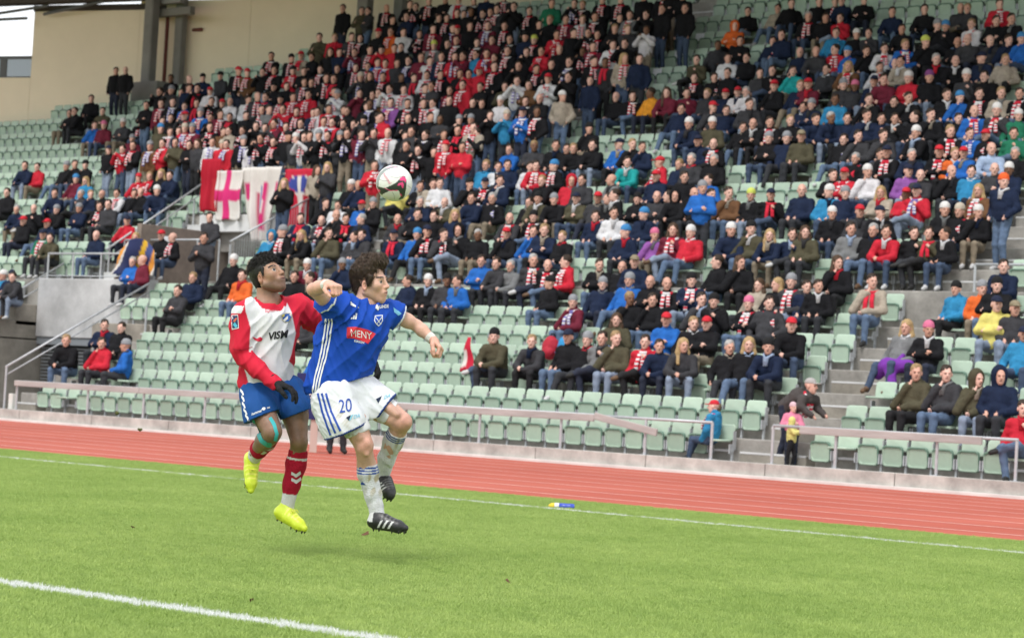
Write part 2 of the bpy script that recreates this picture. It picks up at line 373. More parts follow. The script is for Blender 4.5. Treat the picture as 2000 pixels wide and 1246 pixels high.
# half steps of the stair aisles
def aisle(x0, x1, rows, zf, yf, m=CONC):
    for r in rows:
        z0, z1 = zf(r), zf(r+1); yb = yf(r)+0.19
        sbox('stair_step', x0, x1, yb-0.30, yb+0.004, z0-0.3, z0+(z1-z0)*0.5, m, 0.012)
        sbox('step_nosing', x0, x1, yb-0.306, yb-0.25, z0+(z1-z0)*0.5-0.03, z0+(z1-z0)*0.5+0.004, CONC_L, 0.004)
aisle(XE0+0.05, XE1-0.05, range(0, 6), ZL, YL, CONC_D)
aisle(-41.38, XLB-0.03, range(0, 6), ZL, YL, CONC_D)
aisle(XE0+0.05, XE1-0.05, range(0, 17), ZU, YU)
aisle(UX0, UX1, range(0, 17), ZU, YU)
aisle(SX0+0.03, VX0-0.06, range(0, 4), ZU, YU, CONC_L)
# kerb wall in front
x = -160.0
while x < 30:
    sbox('kerb_block', x, x+2.385, Y_KERB, Y_KERB+0.24, -0.02, 0.252, KERB, 0.008); x += 2.4
sbox('gutter_strip', -160, 30, Y_KERB-0.10, Y_KERB-0.002, -0.01, 0.05, KERBW, 0.006)
# gateway in the lower tier: side wall, front slab, louvres
sbox('side_wall', -48.3, -47.6, Y_KERB+0.3, 38.1, -0.02, 1.9, CONC_D)
for r in range(3, 7): sbox('side_wall', -48.25, -47.62, YL(r)-0.74, 37.44, ZL(r)-0.5, ZL(r)+0.05, CONC_D)
sbox('landing_front', -47.6, -43.31, 37.30, 37.62, 2.0, 3.50, mat('landing_concrete', (0.50, 0.505, 0.51), 0.88, 0.2, 20, 0.32, 1.1))
sbox('landing_side', -43.5, -43.32, 35.8, 37.29, 1.2, 2.33, CONC_D)
sbox('landing_front', -43.3, -41.41, 35.60, 35.77, 0.6, 2.34, CONC_D)
sbox('gate_lintel', -47.6, -43.32, 37.34, 37.58, 1.80, 1.995, mat('grey_lintel', (0.22, 0.24, 0.26), 0.7))
gb = MB()
sbox('gate_back', -47.6, -41.4, 37.75, 37.95, -0.02, 2.3, DARK)
for i in range(14): sbox('louvre_slat', -47.5, -43.4, 37.45, 37.62, 0.55+i*0.088, 0.60+i*0.088, mat('louvre_grey', (0.17, 0.18, 0.19), 0.6), 0.005)
sbox('gate_plinth', -47.6, -43.3, 37.34, 37.7, -0.02, 0.5, mat('brown_brick', (0.17, 0.12, 0.10), 0.9, 0.2, 20, 0.3, 4))
# doorway under the banners
sbox('doorway_wall', VX0-0.05, VX0+0.12, 38.55, 43.39, 3.0, 5.01, mat('doorway_side', (0.24, 0.20, 0.17), 0.9, 0.1, 10, 0.25, 3))
sbox('doorway_wall', VX1-0.12, VX1+0.0, 38.55, 41.3, 3.4, 4.6, CONC)
sbox('doorway_floor', VX0+0.12, VX1-0.12, YL(6)+0.19, 43.4, 3.0, 3.42, CONC)
sbox('doorway_back', VX0, VX1, 43.4, 43.6, 3.4, 5.2, mat('brown_wall', (0.14, 0.10, 0.075), 0.9, 0.1, 10, 0.2, 3))
sbox('doorway_slab', VX0-0.5, VX1+0.02, 41.05, 42.2, 5.02, 5.47, CONC_L)
# rear wall and its window
WT = 13.3
def wallbox(name, xa, xb, z0, z1, m, off=0.0, th=0.25):
    V = []
    for z in (z0, z1):
        for (x, o) in ((xa, off), (xb, off), (xb, off+th), (xa, off+th)): V.append((x-SO.x, wall_y(x)+o-SO.y, z))
    return mesh_obj(name, V, [(3, 2, 1, 0), (4, 5, 6, 7), (0, 1, 5, 4), (1, 2, 6, 5), (2, 3, 7, 6), (3, 0, 4, 7)], m, stand)
xw = -63.15
while xw < -18:
    wallbox('wall_panel', xw, xw+3.99, 6.5, WT if xw < -60 else (13.6 if xw < -57 else (14.2 if xw < -53 else 16.3)), WALL, 0.5); xw += 4.0
wallbox('wall_panel', -90, -63.16, 6.5, 11.05, WALL, 0.5)
wallbox('wall_cap', -63.15, -58.2, WT+0.003, WT+0.2, ROOFM, 0.45, 0.35)
wallbox('window_frame', -90, -63.17, 11.70, 11.80, DARK, 0.55, 0.1)
wallbox('window_frame', -90, -63.17, 11.055, 11.10, DARK, 0.55, 0.1)
GLASS = mat('window_glass', (0.42, 0.50, 0.60), 0.15, spec=0.6)
for i in range(8):
    xa = -63.17-1.25*(i+1); wallbox('window_pane', xa+0.26, xa+1.23, 11.104, 11.697, GLASS, 0.585, 0.03)
    wallbox('window_mullion', xa+0.0, xa+0.25, 11.104, 11.697, DARK, 0.56, 0.08)
# columns
for (cx, cy, w, d) in ((-57.95, 49.35, 0.42, 0.34), (-57.35, 50.1, 0.34, 0.28), (-50.05, 51.2, 0.45, 0.34), (-49.4, 52.1, 0.36, 0.3), (-42.2, 53.4, 0.45, 0.34)):
    sbox('column', cx-w/2, cx+w/2, cy-d/2, cy+d/2, 8, 18.5, COL_C, 0.04)
sbox('column_pedestal', -58.35, -57.1, 49.0, 50.4, 8.5, 10.72, COL_C)
sbox('drain_pipe', -58.02, -57.92, 50.0, 50.1, 10, 13.2, RUST)
sbox('bracket_beam', -58.6, -56.4, 49.62, 49.84, 12.95, 13.2, COL_C); sbox('bracket_beam', -57.7, -56.8, 50.48, 50.58, 12.55, 12.66, RUST)
sbox('bracket_beam', -58.2, -56.9, 49.6, 49.8, 13.35, 13.9, mat('beam_grey', (0.3, 0.3, 0.3), 0.8))
# roof: purlin visible at the upper left, cantilever roof out of view above
def roof_quad(name, pts, th, m):
    V = [(p[0]-SO.x, p[1]-SO.y, p[2]) for p in pts]+[(p[0]-SO.x, p[1]-SO.y, p[2]+th) for p in pts]
    return mesh_obj(name, V, [(3, 2, 1, 0), (4, 5, 6, 7), (0, 1, 5, 4), (1, 2, 6, 5), (2, 3, 7, 6), (3, 0, 4, 7)], m, stand)
roof_quad('roof', [(-95, 39.0, 16.2), (5, 39.0, 16.2), (5, 60, 16.4), (-95, 56.0, 16.4)], 0.4, ROOFM)
roof_quad('roof_beam', [(-80, 43.6, 13.37), (-58.25, 49.25, 13.52), (-58.25, 49.75, 13.52), (-80, 44.1, 13.37)], 0.8, ROOFM)
for (a, b) in (((-66, 47.6, 13.05), (-62.3, 48.5, 13.42)), ((-62.5, 48.5, 13.15), (-60.0, 49.0, 13.5)), ((-66, 47.2, 12.9), (-63.0, 48.2, 13.0))):
    MB().tube(Vector(a)-SO, Vector(b)-SO, 0.05, 6).build('roof_brace', DARK, stand)
# row number on the riser
def text_mesh(txt, size, font_shear=0.0, ext=0.0, bold=0.0):
    cu = bpy.data.curves.new('lettering', 'FONT'); cu.body = txt; cu.size = size; cu.align_x = 'CENTER'; cu.align_y = 'CENTER'; cu.shear = font_shear; cu.extrude = ext; cu.offset = bold
    cu.resolution_u = 3
    o = bpy.data.objects.new('lettering', cu); col.objects.link(o); bpy.context.view_layer.update()
    me = bpy.data.meshes.new_from_object(o.evaluated_get(bpy.context.evaluated_depsgraph_get())); bpy.data.objects.remove(o)
    return me
me = text_mesh('10', 0.26, ext=0.001); o = np_obj('row_number', me, stand); me.materials.append(mat('stencil_grey', (0.16, 0.16, 0.16)))
o.rotation_euler = (math.pi/2, 0, 0); o.location = Vector((-20.75, YU(1)-0.724, ZU(0)+0.27))-SO

# ------------------------------------------------------------------ railings
def railing(name, label, top, posts, mid=None, rad=0.026, group=None, mesh=None):
    o = empty(name, posts[0][0]); tag(o, label, 'railing', group); O = Vector(posts[0][0])
    t = [Vector(p)-O for p in top]
    MB().path(t, rad, 8).build('top_rail', STEEL, o, True)
    if mid: MB().path([Vector(p)-O for p in mid], rad*0.65, 8).build('mid_rail', STEEL, o, True)
    for a, b in posts:
        mb = MB().tube(Vector(a)-O, Vector(b)-O, rad*0.95, 8); A = Vector(a)-O; mb.box(A.x-0.06, A.x+0.06, A.y-0.06, A.y+0.06, A.z, A.z+0.012)
        mb.build('post', STEEL, o)
    if mesh:
        (a, b, lo) = mesh; a = Vector(a)-O; b = Vector(b)-O; n = int((b-a).length/0.09)
        for i in range(n+1):
            p = a.lerp(b, i/n); MB().tube(p, p-Vector((0, 0, lo)), 0.007, 5).build('baluster', STEEL, o)
    return o
FY = Y_KERB+0.09
lp = [-40.25, -37.87, -36.1, -34.25, -32.4, -30.5, -28.8, -27.0, -25.13]
fr = railing('front_railing', 'long low steel railing with weathered plank in front of left seat block', [(-40.27, FY, 0.86), (-24.35, FY, 0.87)],
        [((x, FY, 0.25), (x, FY, 0.86)) for x in lp])
O = Vector((lp[0], FY, 0.25))
def plank(parent, x0, x1, z, O, tilt=0.0):
    mb = MB().bevbox(0, x1-x0, -0.075, -0.035, -0.085, 0.035, 0.006); p = mb.build('plank', WOOD, parent); p.location = Vector((x0, FY, z))-O; p.rotation_euler = (0, tilt, 0); return p
for a, b in ((-40.27, -36.2), (-36.19, -32.3), (-32.29, -28.2), (-28.19, -24.37)): plank(fr, a, b, 0.845, O)
fr2 = railing('front_railing', 'short end railing with loose drooping plank beside the person in red cap', [(-24.3, FY, 0.86), (-21.94, FY, 0.86)], [((-23.3, FY, 0.25), (-23.3, FY, 0.86)), ((-21.94, FY, 0.25), (-21.94, FY, 0.86))])
plank(fr2, -24.36, -23.0, 0.88, Vector((-23.3, FY, 0.25)), 0.16)
fr3 = railing('front_railing', 'low steel railing with plank in front of right seat block', [(-20.74, FY, 0.87), (-16.38, FY, 0.87)],
        [((x, FY, 0.25), (x, FY, 0.86)) for x in (-20.74, -19.55, -17.74, -16.4)])
plank(fr3, -20.2, -16.95, 0.85, Vector((-20.74, FY, 0.25)))
fr4 = railing('front_railing', 'low steel railing at the right edge beyond the right block', [(-15.9, FY, 0.87), (-10.5, FY, 0.87)], [((x, FY, 0.25), (x, FY, 0.86)) for x in (-15.9, -14.0, -12.1)])
def slope_pts(x, ys, zf, h): return [((x, y, zf(y)), (x, y, zf(y)+h)) for y in ys]
zl = lambda y: 0.183+0.43*max(0, (y-31.96)/0.9075)
zu = lambda y: max(3.49, 3.492+0.4744*(y-38.386)/0.91+0.0115*((y-38.386)/0.91)*((y-38.386)/0.91-1)/2)
railing('stair_railing', 'sloping steel handrail beside the stairs at left end of lower block', [(-40.95, 31.35, 1.16), (-40.95, 35.3, 3.28)], slope_pts(-40.95, (31.37, 32.7, 33.75, 34.5, 35.25), lambda y: zl(y)-0.15, 1.15), [(-40.95, 31.36, 0.98), (-40.95, 35.3, 3.08)])
railing('stair_railing', 'sloping handrail along upper stairs left of the banners', [(-46.2, 38.3, 4.32), (-46.2, 42.1, 6.78)], slope_pts(-46.2, (38.4, 39.4, 40.3, 41.2, 42.0), lambda y: zu(y)-0.02, 0.98), [(-46.2, 38.4, 4.1), (-46.2, 42.0, 6.45)])
railing('stair_railing', 'sloping handrail with balusters on right side of the banner doorway', [(VX1+0.04, 38.38, 4.52), (VX1+0.04, 41.0, 5.85)], slope_pts(VX1+0.04, (38.4, 39.6, 40.9), lambda y: zu(y)-0.02, 0.98), None, mesh=((VX1+0.04, 38.45, 4.5), (VX1+0.04, 41.0, 5.8), 0.9))
railing('landing_railing', 'level steel railing on pale landing above the louvred gate', [(-47.5, 37.5, 4.15), (-43.35, 37.5, 4.15)], [((x, 37.5, 3.5), (x, 37.5, 4.15)) for x in (-47.5, -46.5, -45.4, -44.35, -43.4)], [(-47.5, 37.5, 3.58), (-43.35, 37.5, 3.58)])
railing('landing_railing', 'second level railing behind the landing with flag draped over', [(-46.2, 38.9, 4.62), (-42.6, 38.9, 4.62)], [((-46.2, 38.9, 3.95), (-46.2, 38.9, 4.62)), ((-43.4, 38.9, 3.4), (-43.4, 38.9, 4.62)), ((-42.6, 38.9, 3.4), (-42.6, 38.9, 4.62))])
railing('stair_railing', 'sloping handrail at far left beside weathered concrete side wall', [(-47.75, 35.6, 2.45), (-47.75, 38.2, 3.95)], slope_pts(-47.75, (35.7, 36.9, 38.1), lambda y: zl(y)-0.05, 0.62), [(-47.75, 36.2, 2.55), (-47.75, 38.1, 3.6)])
railing('landing_railing', 'level railing above the right stair aisle near number ten', [(-21.0, 37.95, 4.02), (-18.5, 37.95, 4.02)], [((-21.0, 37.95, 3.49), (-21.0, 37.95, 4.02)), ((-19.5, 37.95, 3.49), (-19.5, 37.95, 4.02))])

# ------------------------------------------------------------------ seats
def rrect(x0, x1, z0, z1, r, n=3):
    P = []
    for cx, cz, a0 in ((x1-r, z1-r, 0), (x0+r, z1-r, 90), (x0+r, z0+r, 180), (x1-r, z0+r, 270)):
        for i in range(n+1): a = math.radians(a0+90*i/n); P.append((cx+r*math.cos(a), cz+r*math.sin(a)))
    return P
def rings(mb, R, close_first=True, close_last=True, m=0):
    n = len(R[0]); b = [v for r in R for v in r]; F = []
    for k in range(len(R)-1):
        for i in range(n): j = (i+1) % n; F.append((k*n+i, k*n+j, (k+1)*n+j, (k+1)*n+i))
    if close_first: F.append(tuple(range(n-1, -1, -1)))
    if close_last: F.append(tuple((len(R)-1)*n+i for i in range(n)))
    return mb.add(b, F, m)
def shrink(P, d):
    cx = sum(p[0] for p in P)/len(P); cz = sum(p[1] for p in P)/len(P)
    w = max(abs(p[0]-cx) for p in P); h = max(abs(p[1]-cz) for p in P)
    return [(cx+(x-cx)*(w-d)/w, cz+(z-cz)*(h-d)/h) for x, z in P]
def seat_back():
    P = rrect(-0.2, 0.2, 0.385, 0.66, 0.05); mb = MB()
    yb = lambda x, z, o: 0.02+0.16*(z-0.385)-0.55*x*x+o
    def rg(Q, o): return [(x, yb(x, z, o), z) for x, z in Q]
    rings(mb, [rg(shrink(P, 0.012), 0.022), rg(P, 0.014), rg(P, 0.0), rg(shrink(P, 0.012), -0.008)])
    return mb
def seat_pan():      # tipped up: the underside with its moulded rim faces the pitch
    P = rrect(-0.185, 0.185, 0.14, 0.475, 0.055); mb = MB()
    yb = lambda z, o: -0.085-0.10*(z-0.14)/0.335*0.4+o
    def rg(Q, o): return [(x, yb(z, o), z) for x, z in Q]
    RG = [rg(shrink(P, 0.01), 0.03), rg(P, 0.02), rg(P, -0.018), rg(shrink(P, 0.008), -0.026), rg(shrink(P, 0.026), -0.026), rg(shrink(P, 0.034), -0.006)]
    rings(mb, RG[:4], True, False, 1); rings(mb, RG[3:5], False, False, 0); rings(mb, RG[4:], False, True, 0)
    for i in range(len(mb.F)):      # shade along the top lip of the rim, painted in as darker green
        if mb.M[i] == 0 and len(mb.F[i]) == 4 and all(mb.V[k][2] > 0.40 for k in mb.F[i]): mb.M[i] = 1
    return mb
def seat_pan_down():
    P = rrect(-0.185, 0.185, -0.36, -0.02, 0.055); mb = MB()
    def rg(Q, z): return [(x, y, z+0.25*(y+0.2)**2) for x, y in Q]
    rings(mb, [rg(shrink(P, 0.03), 0.372), rg(P, 0.36), rg(P, 0.39), rg(shrink(P, 0.01), 0.398)])
    return mb
def seat_bracket():
    mb = MB(); mb.box(-0.2245, 0.2245, -0.03, 0.0, 0.2, 0.24)
    for sx in (-0.2, 0.2):
        mb.box(sx-0.012, sx+0.012, -0.11, 0.01, 0.17, 0.33)
    mb.box(0.18, 0.215, -0.035, 0.005, 0.0, 0.2); mb.box(0.205, 0.217, -0.02, 0.06, 0.24, 0.55)
    return mb
PALE = dict(back=(seat_back(), SEAT), pan=(seat_pan(), SEATB), down=(seat_pan_down(), SEAT), bracket=(seat_bracket(), STEEL))
def me_of(mb, name, m, smooth=True):
    me = bpy.data.meshes.new(name); me.from_pydata(mb.V, [], mb.F); me.materials.append(m); me.materials.append(SEAT_SHADE); me.polygons.foreach_set('material_index', mb.M)
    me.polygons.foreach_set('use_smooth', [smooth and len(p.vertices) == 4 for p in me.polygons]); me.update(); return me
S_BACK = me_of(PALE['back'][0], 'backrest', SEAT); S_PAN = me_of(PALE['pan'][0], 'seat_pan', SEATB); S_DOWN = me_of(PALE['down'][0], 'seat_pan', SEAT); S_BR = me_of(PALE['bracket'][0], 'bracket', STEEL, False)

PEOPLE = {
(0, 0): [(16.66, 0, 7, 0, 0), ],
(0, 1): [(40.44, 0, 0, 1, 0), (39.39, 0, 7, 0, 0), (38.54, 0, 5, 8, 0), (32.63, 0, 5, 0, 0), (19.02, 0, 4, 1, 0), (18.48, 0, 2, 0, 0), (18.00, 0, 4, 6, 0), (17.59, 0, 1, 6, 0), ],
(0, 2): [(40.49, 0, 1, 0, 0), (39.94, 0, 0, 0, 0), (28.94, 0, 4, 8, 0), (28.69, 0, 4, 7, 0), (27.77, 0, 2, 1, 0), (27.02, 0, 0, 11, 0), (26.64, 0, 0, 8, 0), (26.23, 0, 3, 0, 0), (25.94, 0, 4, 1, 0), (25.24, 0, 7, 0, 1), (24.82, 0, 1, 0, 0), (24.41, 0, 2, 3, 0), (23.49, 0, 0, 4, 0), (23.05, 0, 0, 3, 0), (22.43, 0, 1, 7, 0), ],
(0, 3): [(35.98, 0, 0, 0, 0), (35.05, 0, 2, 0, 0), (26.65, 0, 4, 2, 0), (25.48, 0, 5, 10, 0), (24.95, 0, 0, 1, 0), (24.54, 0, 0, 10, 0), (22.63, 0, 0, 10, 0), (20.39, 0, 3, 3, 0), (19.95, 0, 0, 15, 0), (18.20, 0, 6, 11, 0), ],
(0, 4): [(40.07, 0, 2, 0, 0), (28.42, 0, 13, 8, 1), (27.07, 0, 0, 1, 0), (26.46, 0, 0, 0, 0), (25.34, 0, 2, 0, 0), (25.06, 0, 0, 7, 0), (24.25, 0, 0, 15, 1), (23.90, 0, 2, 0, 1), (19.20, 0, 9, 11, 0), (18.85, 0, 2, 16, 0), ],
(0, 5): [(47.88, 0, 6, 9, 0), (47.49, 0, 1, 11, 0), (47.12, 0, 2, 0, 0), (40.71, 0, 1, 1, 0), (38.94, 0, 11, 0, 0), (37.24, 0, 0, 0, 0), (36.78, 0, 0, 0, 0), (33.77, 0, 1, 0, 0), (33.20, 0, 0, 9, 0), (32.68, 0, 2, 7, 0), (32.38, 0, 5, 0, 0), (29.78, 0, 0, 7, 0), (28.52, 0, 1, 8, 0), (27.82, 0, 5, 8, 0), (27.23, 0, 0, 5, 0), (26.79, 0, 0, 5, 1), (26.29, 0, 1, 7, 1), (24.71, 0, 12, 2, 0), (24.30, 0, 0, 3, 0), (23.93, 0, 2, 8, 1), (23.66, 0, 1, 0, 0), (23.41, 0, 0, 0, 0), (22.20, 0, 12, 0, 2), (20.41, 0, 6, 7, 0), (20.00, 0, 11, 8, 0), (19.67, 0, 0, 7, 0), ],
(0, 6): [(43.88, 0, 5, 4, 0), (43.50, 0, 13, 5, 0), (41.19, 1, 2, 0, 0), (40.33, 0, 0, 9, 0), (37.64, 0, 13, 9, 0), (36.67, 0, 1, 8, 0), (32.48, 0, 5, 0, 0), (31.79, 0, 2, 0, 0), (31.43, 0, 3, 4, 0), (31.09, 0, 2, 4, 1), (30.67, 0, 0, 5, 1), (30.10, 0, 7, 0, 1), (29.32, 0, 0, 0, 0), (28.74, 0, 0, 5, 1), (28.39, 0, 1, 16, 0), (26.27, 0, 0, 0, 0), (25.82, 0, 0, 2, 0), (23.55, 0, 0, 2, 0), (19.92, 0, 1, 0, 0), ],
(1, 0): [(48.71, 0, 16, 11, 1), (48.18, 0, 4, 0, 0), (46.52, 0, 1, 5, 0), (45.00, 0, 7, 3, 0), (43.99, 0, 0, 10, 0), (43.58, 0, 0, 5, 1), (42.00, 1, 2, 0, 0), (40.13, 0, 6, 6, 0), (39.66, 0, 0, 8, 1), (38.76, 0, 0, 3, 0), (38.14, 0, 4, 0, 0), (37.32, 0, 2, 0, 0), (37.01, 0, 2, 0, 0), (36.05, 0, 1, 11, 2), (35.39, 0, 5, 12, 1), (35.03, 0, 0, 11, 1), (34.61, 0, 2, 0, 1), (34.04, 0, 0, 6, 0), (33.51, 0, 0, 4, 0), (32.64, 0, 0, 10, 0), (31.86, 0, 5, 0, 0), (31.62, 0, 1, 1, 0), (31.13, 0, 0, 1, 0), (29.43, 0, 1, 12, 0), (28.63, 0, 15, 15, 0), (28.16, 0, 13, 2, 1), (27.75, 0, 7, 9, 0), (26.68, 0, 1, 9, 0), (26.21, 0, 4, 7, 0), (25.62, 0, 1, 3, 0), (25.24, 0, 1, 0, 0), (24.95, 0, 4, 2, 0), (23.92, 0, 3, 0, 0), (23.42, 0, 0, 4, 0), (22.96, 0, 7, 0, 0), (22.52, 0, 0, 0, 0), (22.15, 0, 4, 0, 2), (21.82, 0, 0, 0, 0), ],
(1, 1): [(50.71, 0, 0, 10, 0), (49.80, 0, 1, 10, 0), (46.44, 0, 7, 11, 0), (40.03, 0, 1, 0, 2), (39.31, 0, 2, 5, 1), (38.79, 0, 0, 5, 0), (38.54, 0, 0, 0, 2), (38.00, 0, 1, 4, 0), (36.84, 0, 2, 5, 0), (36.19, 0, 0, 0, 0), (35.72, 0, 0, 0, 0), (35.03, 0, 1, 3, 0), (33.18, 0, 2, 5, 1), (32.68, 0, 0, 7, 1), (30.94, 0, 1, 0, 0), (30.48, 0, 8, 0, 0), (29.66, 0, 1, 12, 0), (28.09, 1, 5, 8, 0), (24.95, 0, 0, 9, 0), (24.32, 0, 2, 10, 0), (23.91, 0, 0, 11, 0), (22.40, 0, 0, 9, 0), (22.07, 0, 0, 17, 1), (21.65, 0, 0, 9, 0), (20.95, 1, 1, 13, 0), ],
(1, 2): [(52.01, 0, 1, 4, 0), (51.52, 0, 0, 5, 0), (50.20, 0, 0, 8, 0), (49.53, 0, 1, 8, 0), (48.70, 0, 0, 0, 1), (48.32, 0, 2, 0, 0), (41.46, 1, 0, 3, 0), (40.19, 0, 0, 0, 0), (39.76, 0, 8, 0, 1), (38.94, 0, 5, 10, 0), (38.46, 0, 0, 8, 0), (37.01, 0, 1, 4, 0), (36.16, 0, 4, 5, 0), (35.11, 0, 1, 0, 0), (34.78, 0, 0, 4, 1), (33.63, 0, 0, 0, 0), (33.13, 0, 4, 7, 0), (32.77, 0, 0, 8, 0), (32.22, 0, 4, 11, 0), (31.68, 0, 2, 10, 0), (31.31, 0, 0, 0, 0), (31.09, 0, 0, 0, 0), (30.49, 0, 0, 7, 0), (29.98, 0, 2, 5, 0), (29.65, 0, 2, 0, 0), (29.35, 0, 0, 6, 0), (29.00, 0, 0, 5, 0), (28.58, 0, 0, 0, 0), (28.10, 0, 18, 0, 0), (27.50, 0, 0, 14, 0), (27.06, 0, 0, 11, 2), (26.24, 0, 1, 5, 0), (25.64, 0, 6, 9, 0), (25.27, 0, 1, 8, 0), (24.35, 0, 12, 3, 0), (23.77, 0, 7, 10, 0), (23.51, 0, 7, 11, 1), (22.12, 0, 18, 3, 1), ],
(1, 3): [(53.92, 0, 0, 0, 0), (51.59, 0, 1, 0, 0), (50.58, 0, 2, 4, 0), (50.24, 0, 1, 1, 0), (49.69, 0, 0, 5, 0), (48.82, 0, 8, 0, 1), (48.50, 0, 0, 0, 0), (48.10, 0, 0, 5, 0), (47.40, 0, 1, 9, 0), (41.31, 1, 12, 2, 0), (40.80, 1, 2, 3, 0), (40.27, 0, 0, 9, 0), (39.90, 0, 1, 5, 0), (39.37, 1, 7, 0, 1), (38.58, 0, 9, 0, 0), (37.88, 0, 0, 0, 0), (37.49, 0, 12, 0, 0), (37.26, 0, 8, 0, 0), (36.31, 0, 0, 7, 0), (35.75, 0, 0, 11, 1), (35.25, 0, 1, 0, 0), (33.72, 0, 0, 1, 0), (33.21, 0, 7, 6, 0), (32.87, 0, 2, 0, 0), (31.94, 0, 3, 5, 0), (30.67, 0, 1, 10, 0), (29.97, 0, 0, 0, 0), (29.35, 0, 5, 0, 0), (26.19, 0, 0, 0, 0), (25.79, 0, 7, 10, 1), (25.26, 0, 19, 9, 0), (24.37, 0, 15, 11, 0), (23.88, 0, 2, 5, 0), (23.32, 0, 0, 5, 0), (22.89, 0, 6, 0, 0), (22.33, 0, 2, 5, 0), (22.00, 0, 1, 9, 0), ],
(1, 4): [(52.00, 0, 13, 12, 0), (51.66, 0, 6, 3, 0), (49.31, 0, 7, 10, 1), (48.81, 0, 7, 1, 1), (48.34, 0, 0, 3, 0), (47.71, 0, 1, 0, 0), (38.95, 1, 0, 0, 0), (38.67, 1, 0, 0, 1), (38.24, 1, 0, 0, 0), (37.72, 1, 7, 10, 1), (37.17, 1, 7, 0, 0), (36.59, 0, 6, 1, 0), (36.16, 0, 8, 0, 0), (35.88, 0, 1, 0, 0), (35.19, 0, 8, 0, 1), (34.88, 0, 7, 0, 1), (34.42, 0, 0, 12, 1), (32.11, 0, 14, 0, 0), (31.27, 0, 7, 10, 1), (30.79, 0, 1, 1, 0), (30.47, 0, 2, 4, 0), (29.86, 0, 0, 4, 0), (26.16, 0, 0, 4, 2), (25.54, 0, 2, 0, 0), (25.22, 0, 0, 11, 1), (24.72, 0, 1, 4, 0), (24.13, 0, 0, 10, 1), (23.80, 0, 11, 1, 0), (23.52, 0, 5, 10, 0), (22.88, 0, 17, 5, 0), (22.42, 0, 0, 4, 0), ],
(1, 5): [(55.29, 0, 1, 0, 0), (54.96, 0, 7, 0, 0), (53.68, 0, 0, 8, 0), (53.25, 0, 0, 0, 0), (52.73, 0, 0, 7, 0), (51.52, 1, 0, 11, 0), (50.93, 1, 7, 0, 1), (50.44, 1, 0, 0, 1), (49.75, 1, 18, 8, 1), (49.11, 1, 7, 0, 1), (48.68, 1, 4, 0, 0), (48.08, 1, 0, 0, 0), (47.73, 1, 2, 2, 0), (47.24, 1, 8, 0, 1), (46.87, 1, 7, 17, 0), (46.56, 1, 7, 0, 1), (46.09, 1, 0, 8, 1), (45.65, 1, 19, 0, 1), (45.23, 1, 0, 0, 1), (44.77, 1, 0, 0, 1), (44.33, 1, 0, 7, 0), (43.97, 1, 2, 9, 0), (43.59, 1, 19, 0, 1), (43.33, 1, 0, 0, 0), (43.09, 1, 0, 8, 0), (42.75, 1, 0, 0, 1), (42.27, 1, 2, 8, 0), (42.06, 1, 0, 0, 1), (40.52, 0, 2, 10, 0), (40.11, 1, 0, 0, 0), (39.68, 1, 2, 0, 0), (39.14, 1, 0, 0, 1), (38.65, 1, 0, 0, 1), (37.65, 1, 12, 0, 1), (37.44, 1, 0, 0, 1), (36.37, 0, 5, 0, 0), (35.86, 0, 2, 1, 0), (35.16, 0, 0, 0, 0), (34.85, 0, 0, 0, 2), (34.47, 0, 0, 1, 0), (33.80, 0, 0, 0, 0), (33.23, 0, 5, 11, 0), (32.84, 0, 0, 1, 0), (32.53, 0, 1, 0, 0), (30.90, 0, 1, 11, 0), (30.49, 0, 0, 5, 1), (28.97, 0, 0, 8, 0), (28.58, 0, 1, 8, 0), (28.14, 0, 4, 16, 0), (27.07, 0, 0, 0, 1), (26.66, 0, 2, 0, 0), (26.08, 0, 2, 0, 0), (25.33, 0, 1, 11, 0), (24.96, 0, 0, 9, 0), (24.40, 0, 0, 1, 1), (23.94, 0, 5, 0, 1), (23.58, 0, 0, 10, 1), (22.92, 0, 16, 0, 0), ],
(1, 6): [(50.38, 1, 4, 12, 0), (49.97, 1, 8, 0, 1), (49.62, 1, 1, 0, 0), (49.36, 1, 7, 17, 1), (48.97, 1, 13, 8, 1), (48.40, 1, 0, 0, 1), (47.92, 1, 18, 0, 0), (47.44, 1, 12, 0, 0), (46.88, 1, 0, 0, 1), (46.55, 1, 0, 0, 0), (46.11, 1, 1, 0, 0), (45.81, 1, 2, 0, 0), (45.57, 1, 13, 0, 1), (45.28, 1, 0, 0, 1), (44.62, 1, 0, 0, 1), (43.87, 1, 8, 0, 0), (43.45, 1, 7, 0, 1), (43.03, 1, 0, 0, 0), (42.70, 1, 13, 0, 1), (42.36, 1, 2, 7, 0), (41.96, 1, 0, 0, 1), (41.61, 1, 7, 0, 0), (40.80, 1, 0, 0, 0), (40.10, 1, 0, 0, 0), (39.62, 1, 2, 0, 0), (39.17, 1, 0, 8, 0), (38.09, 1, 0, 0, 0), (37.50, 1, 6, 17, 0), (36.86, 1, 5, 11, 1), (36.32, 1, 0, 0, 1), (34.86, 0, 0, 7, 0), (31.64, 0, 1, 9, 0), (31.23, 0, 4, 9, 0), (30.41, 0, 0, 0, 0), (30.07, 0, 0, 5, 0), (29.51, 0, 0, 0, 1), (29.07, 0, 0, 1, 0), (28.47, 0, 1, 0, 0), (28.00, 0, 1, 4, 0), (27.54, 0, 1, 0, 0), (27.09, 0, 1, 0, 0), (26.66, 0, 1, 0, 0), (26.31, 0, 0, 0, 0), (25.81, 0, 0, 0, 0), (25.46, 0, 0, 0, 0), (24.83, 0, 0, 0, 0), (24.40, 0, 5, 5, 1), (23.81, 0, 2, 9, 1), (23.39, 0, 16, 9, 0), ],
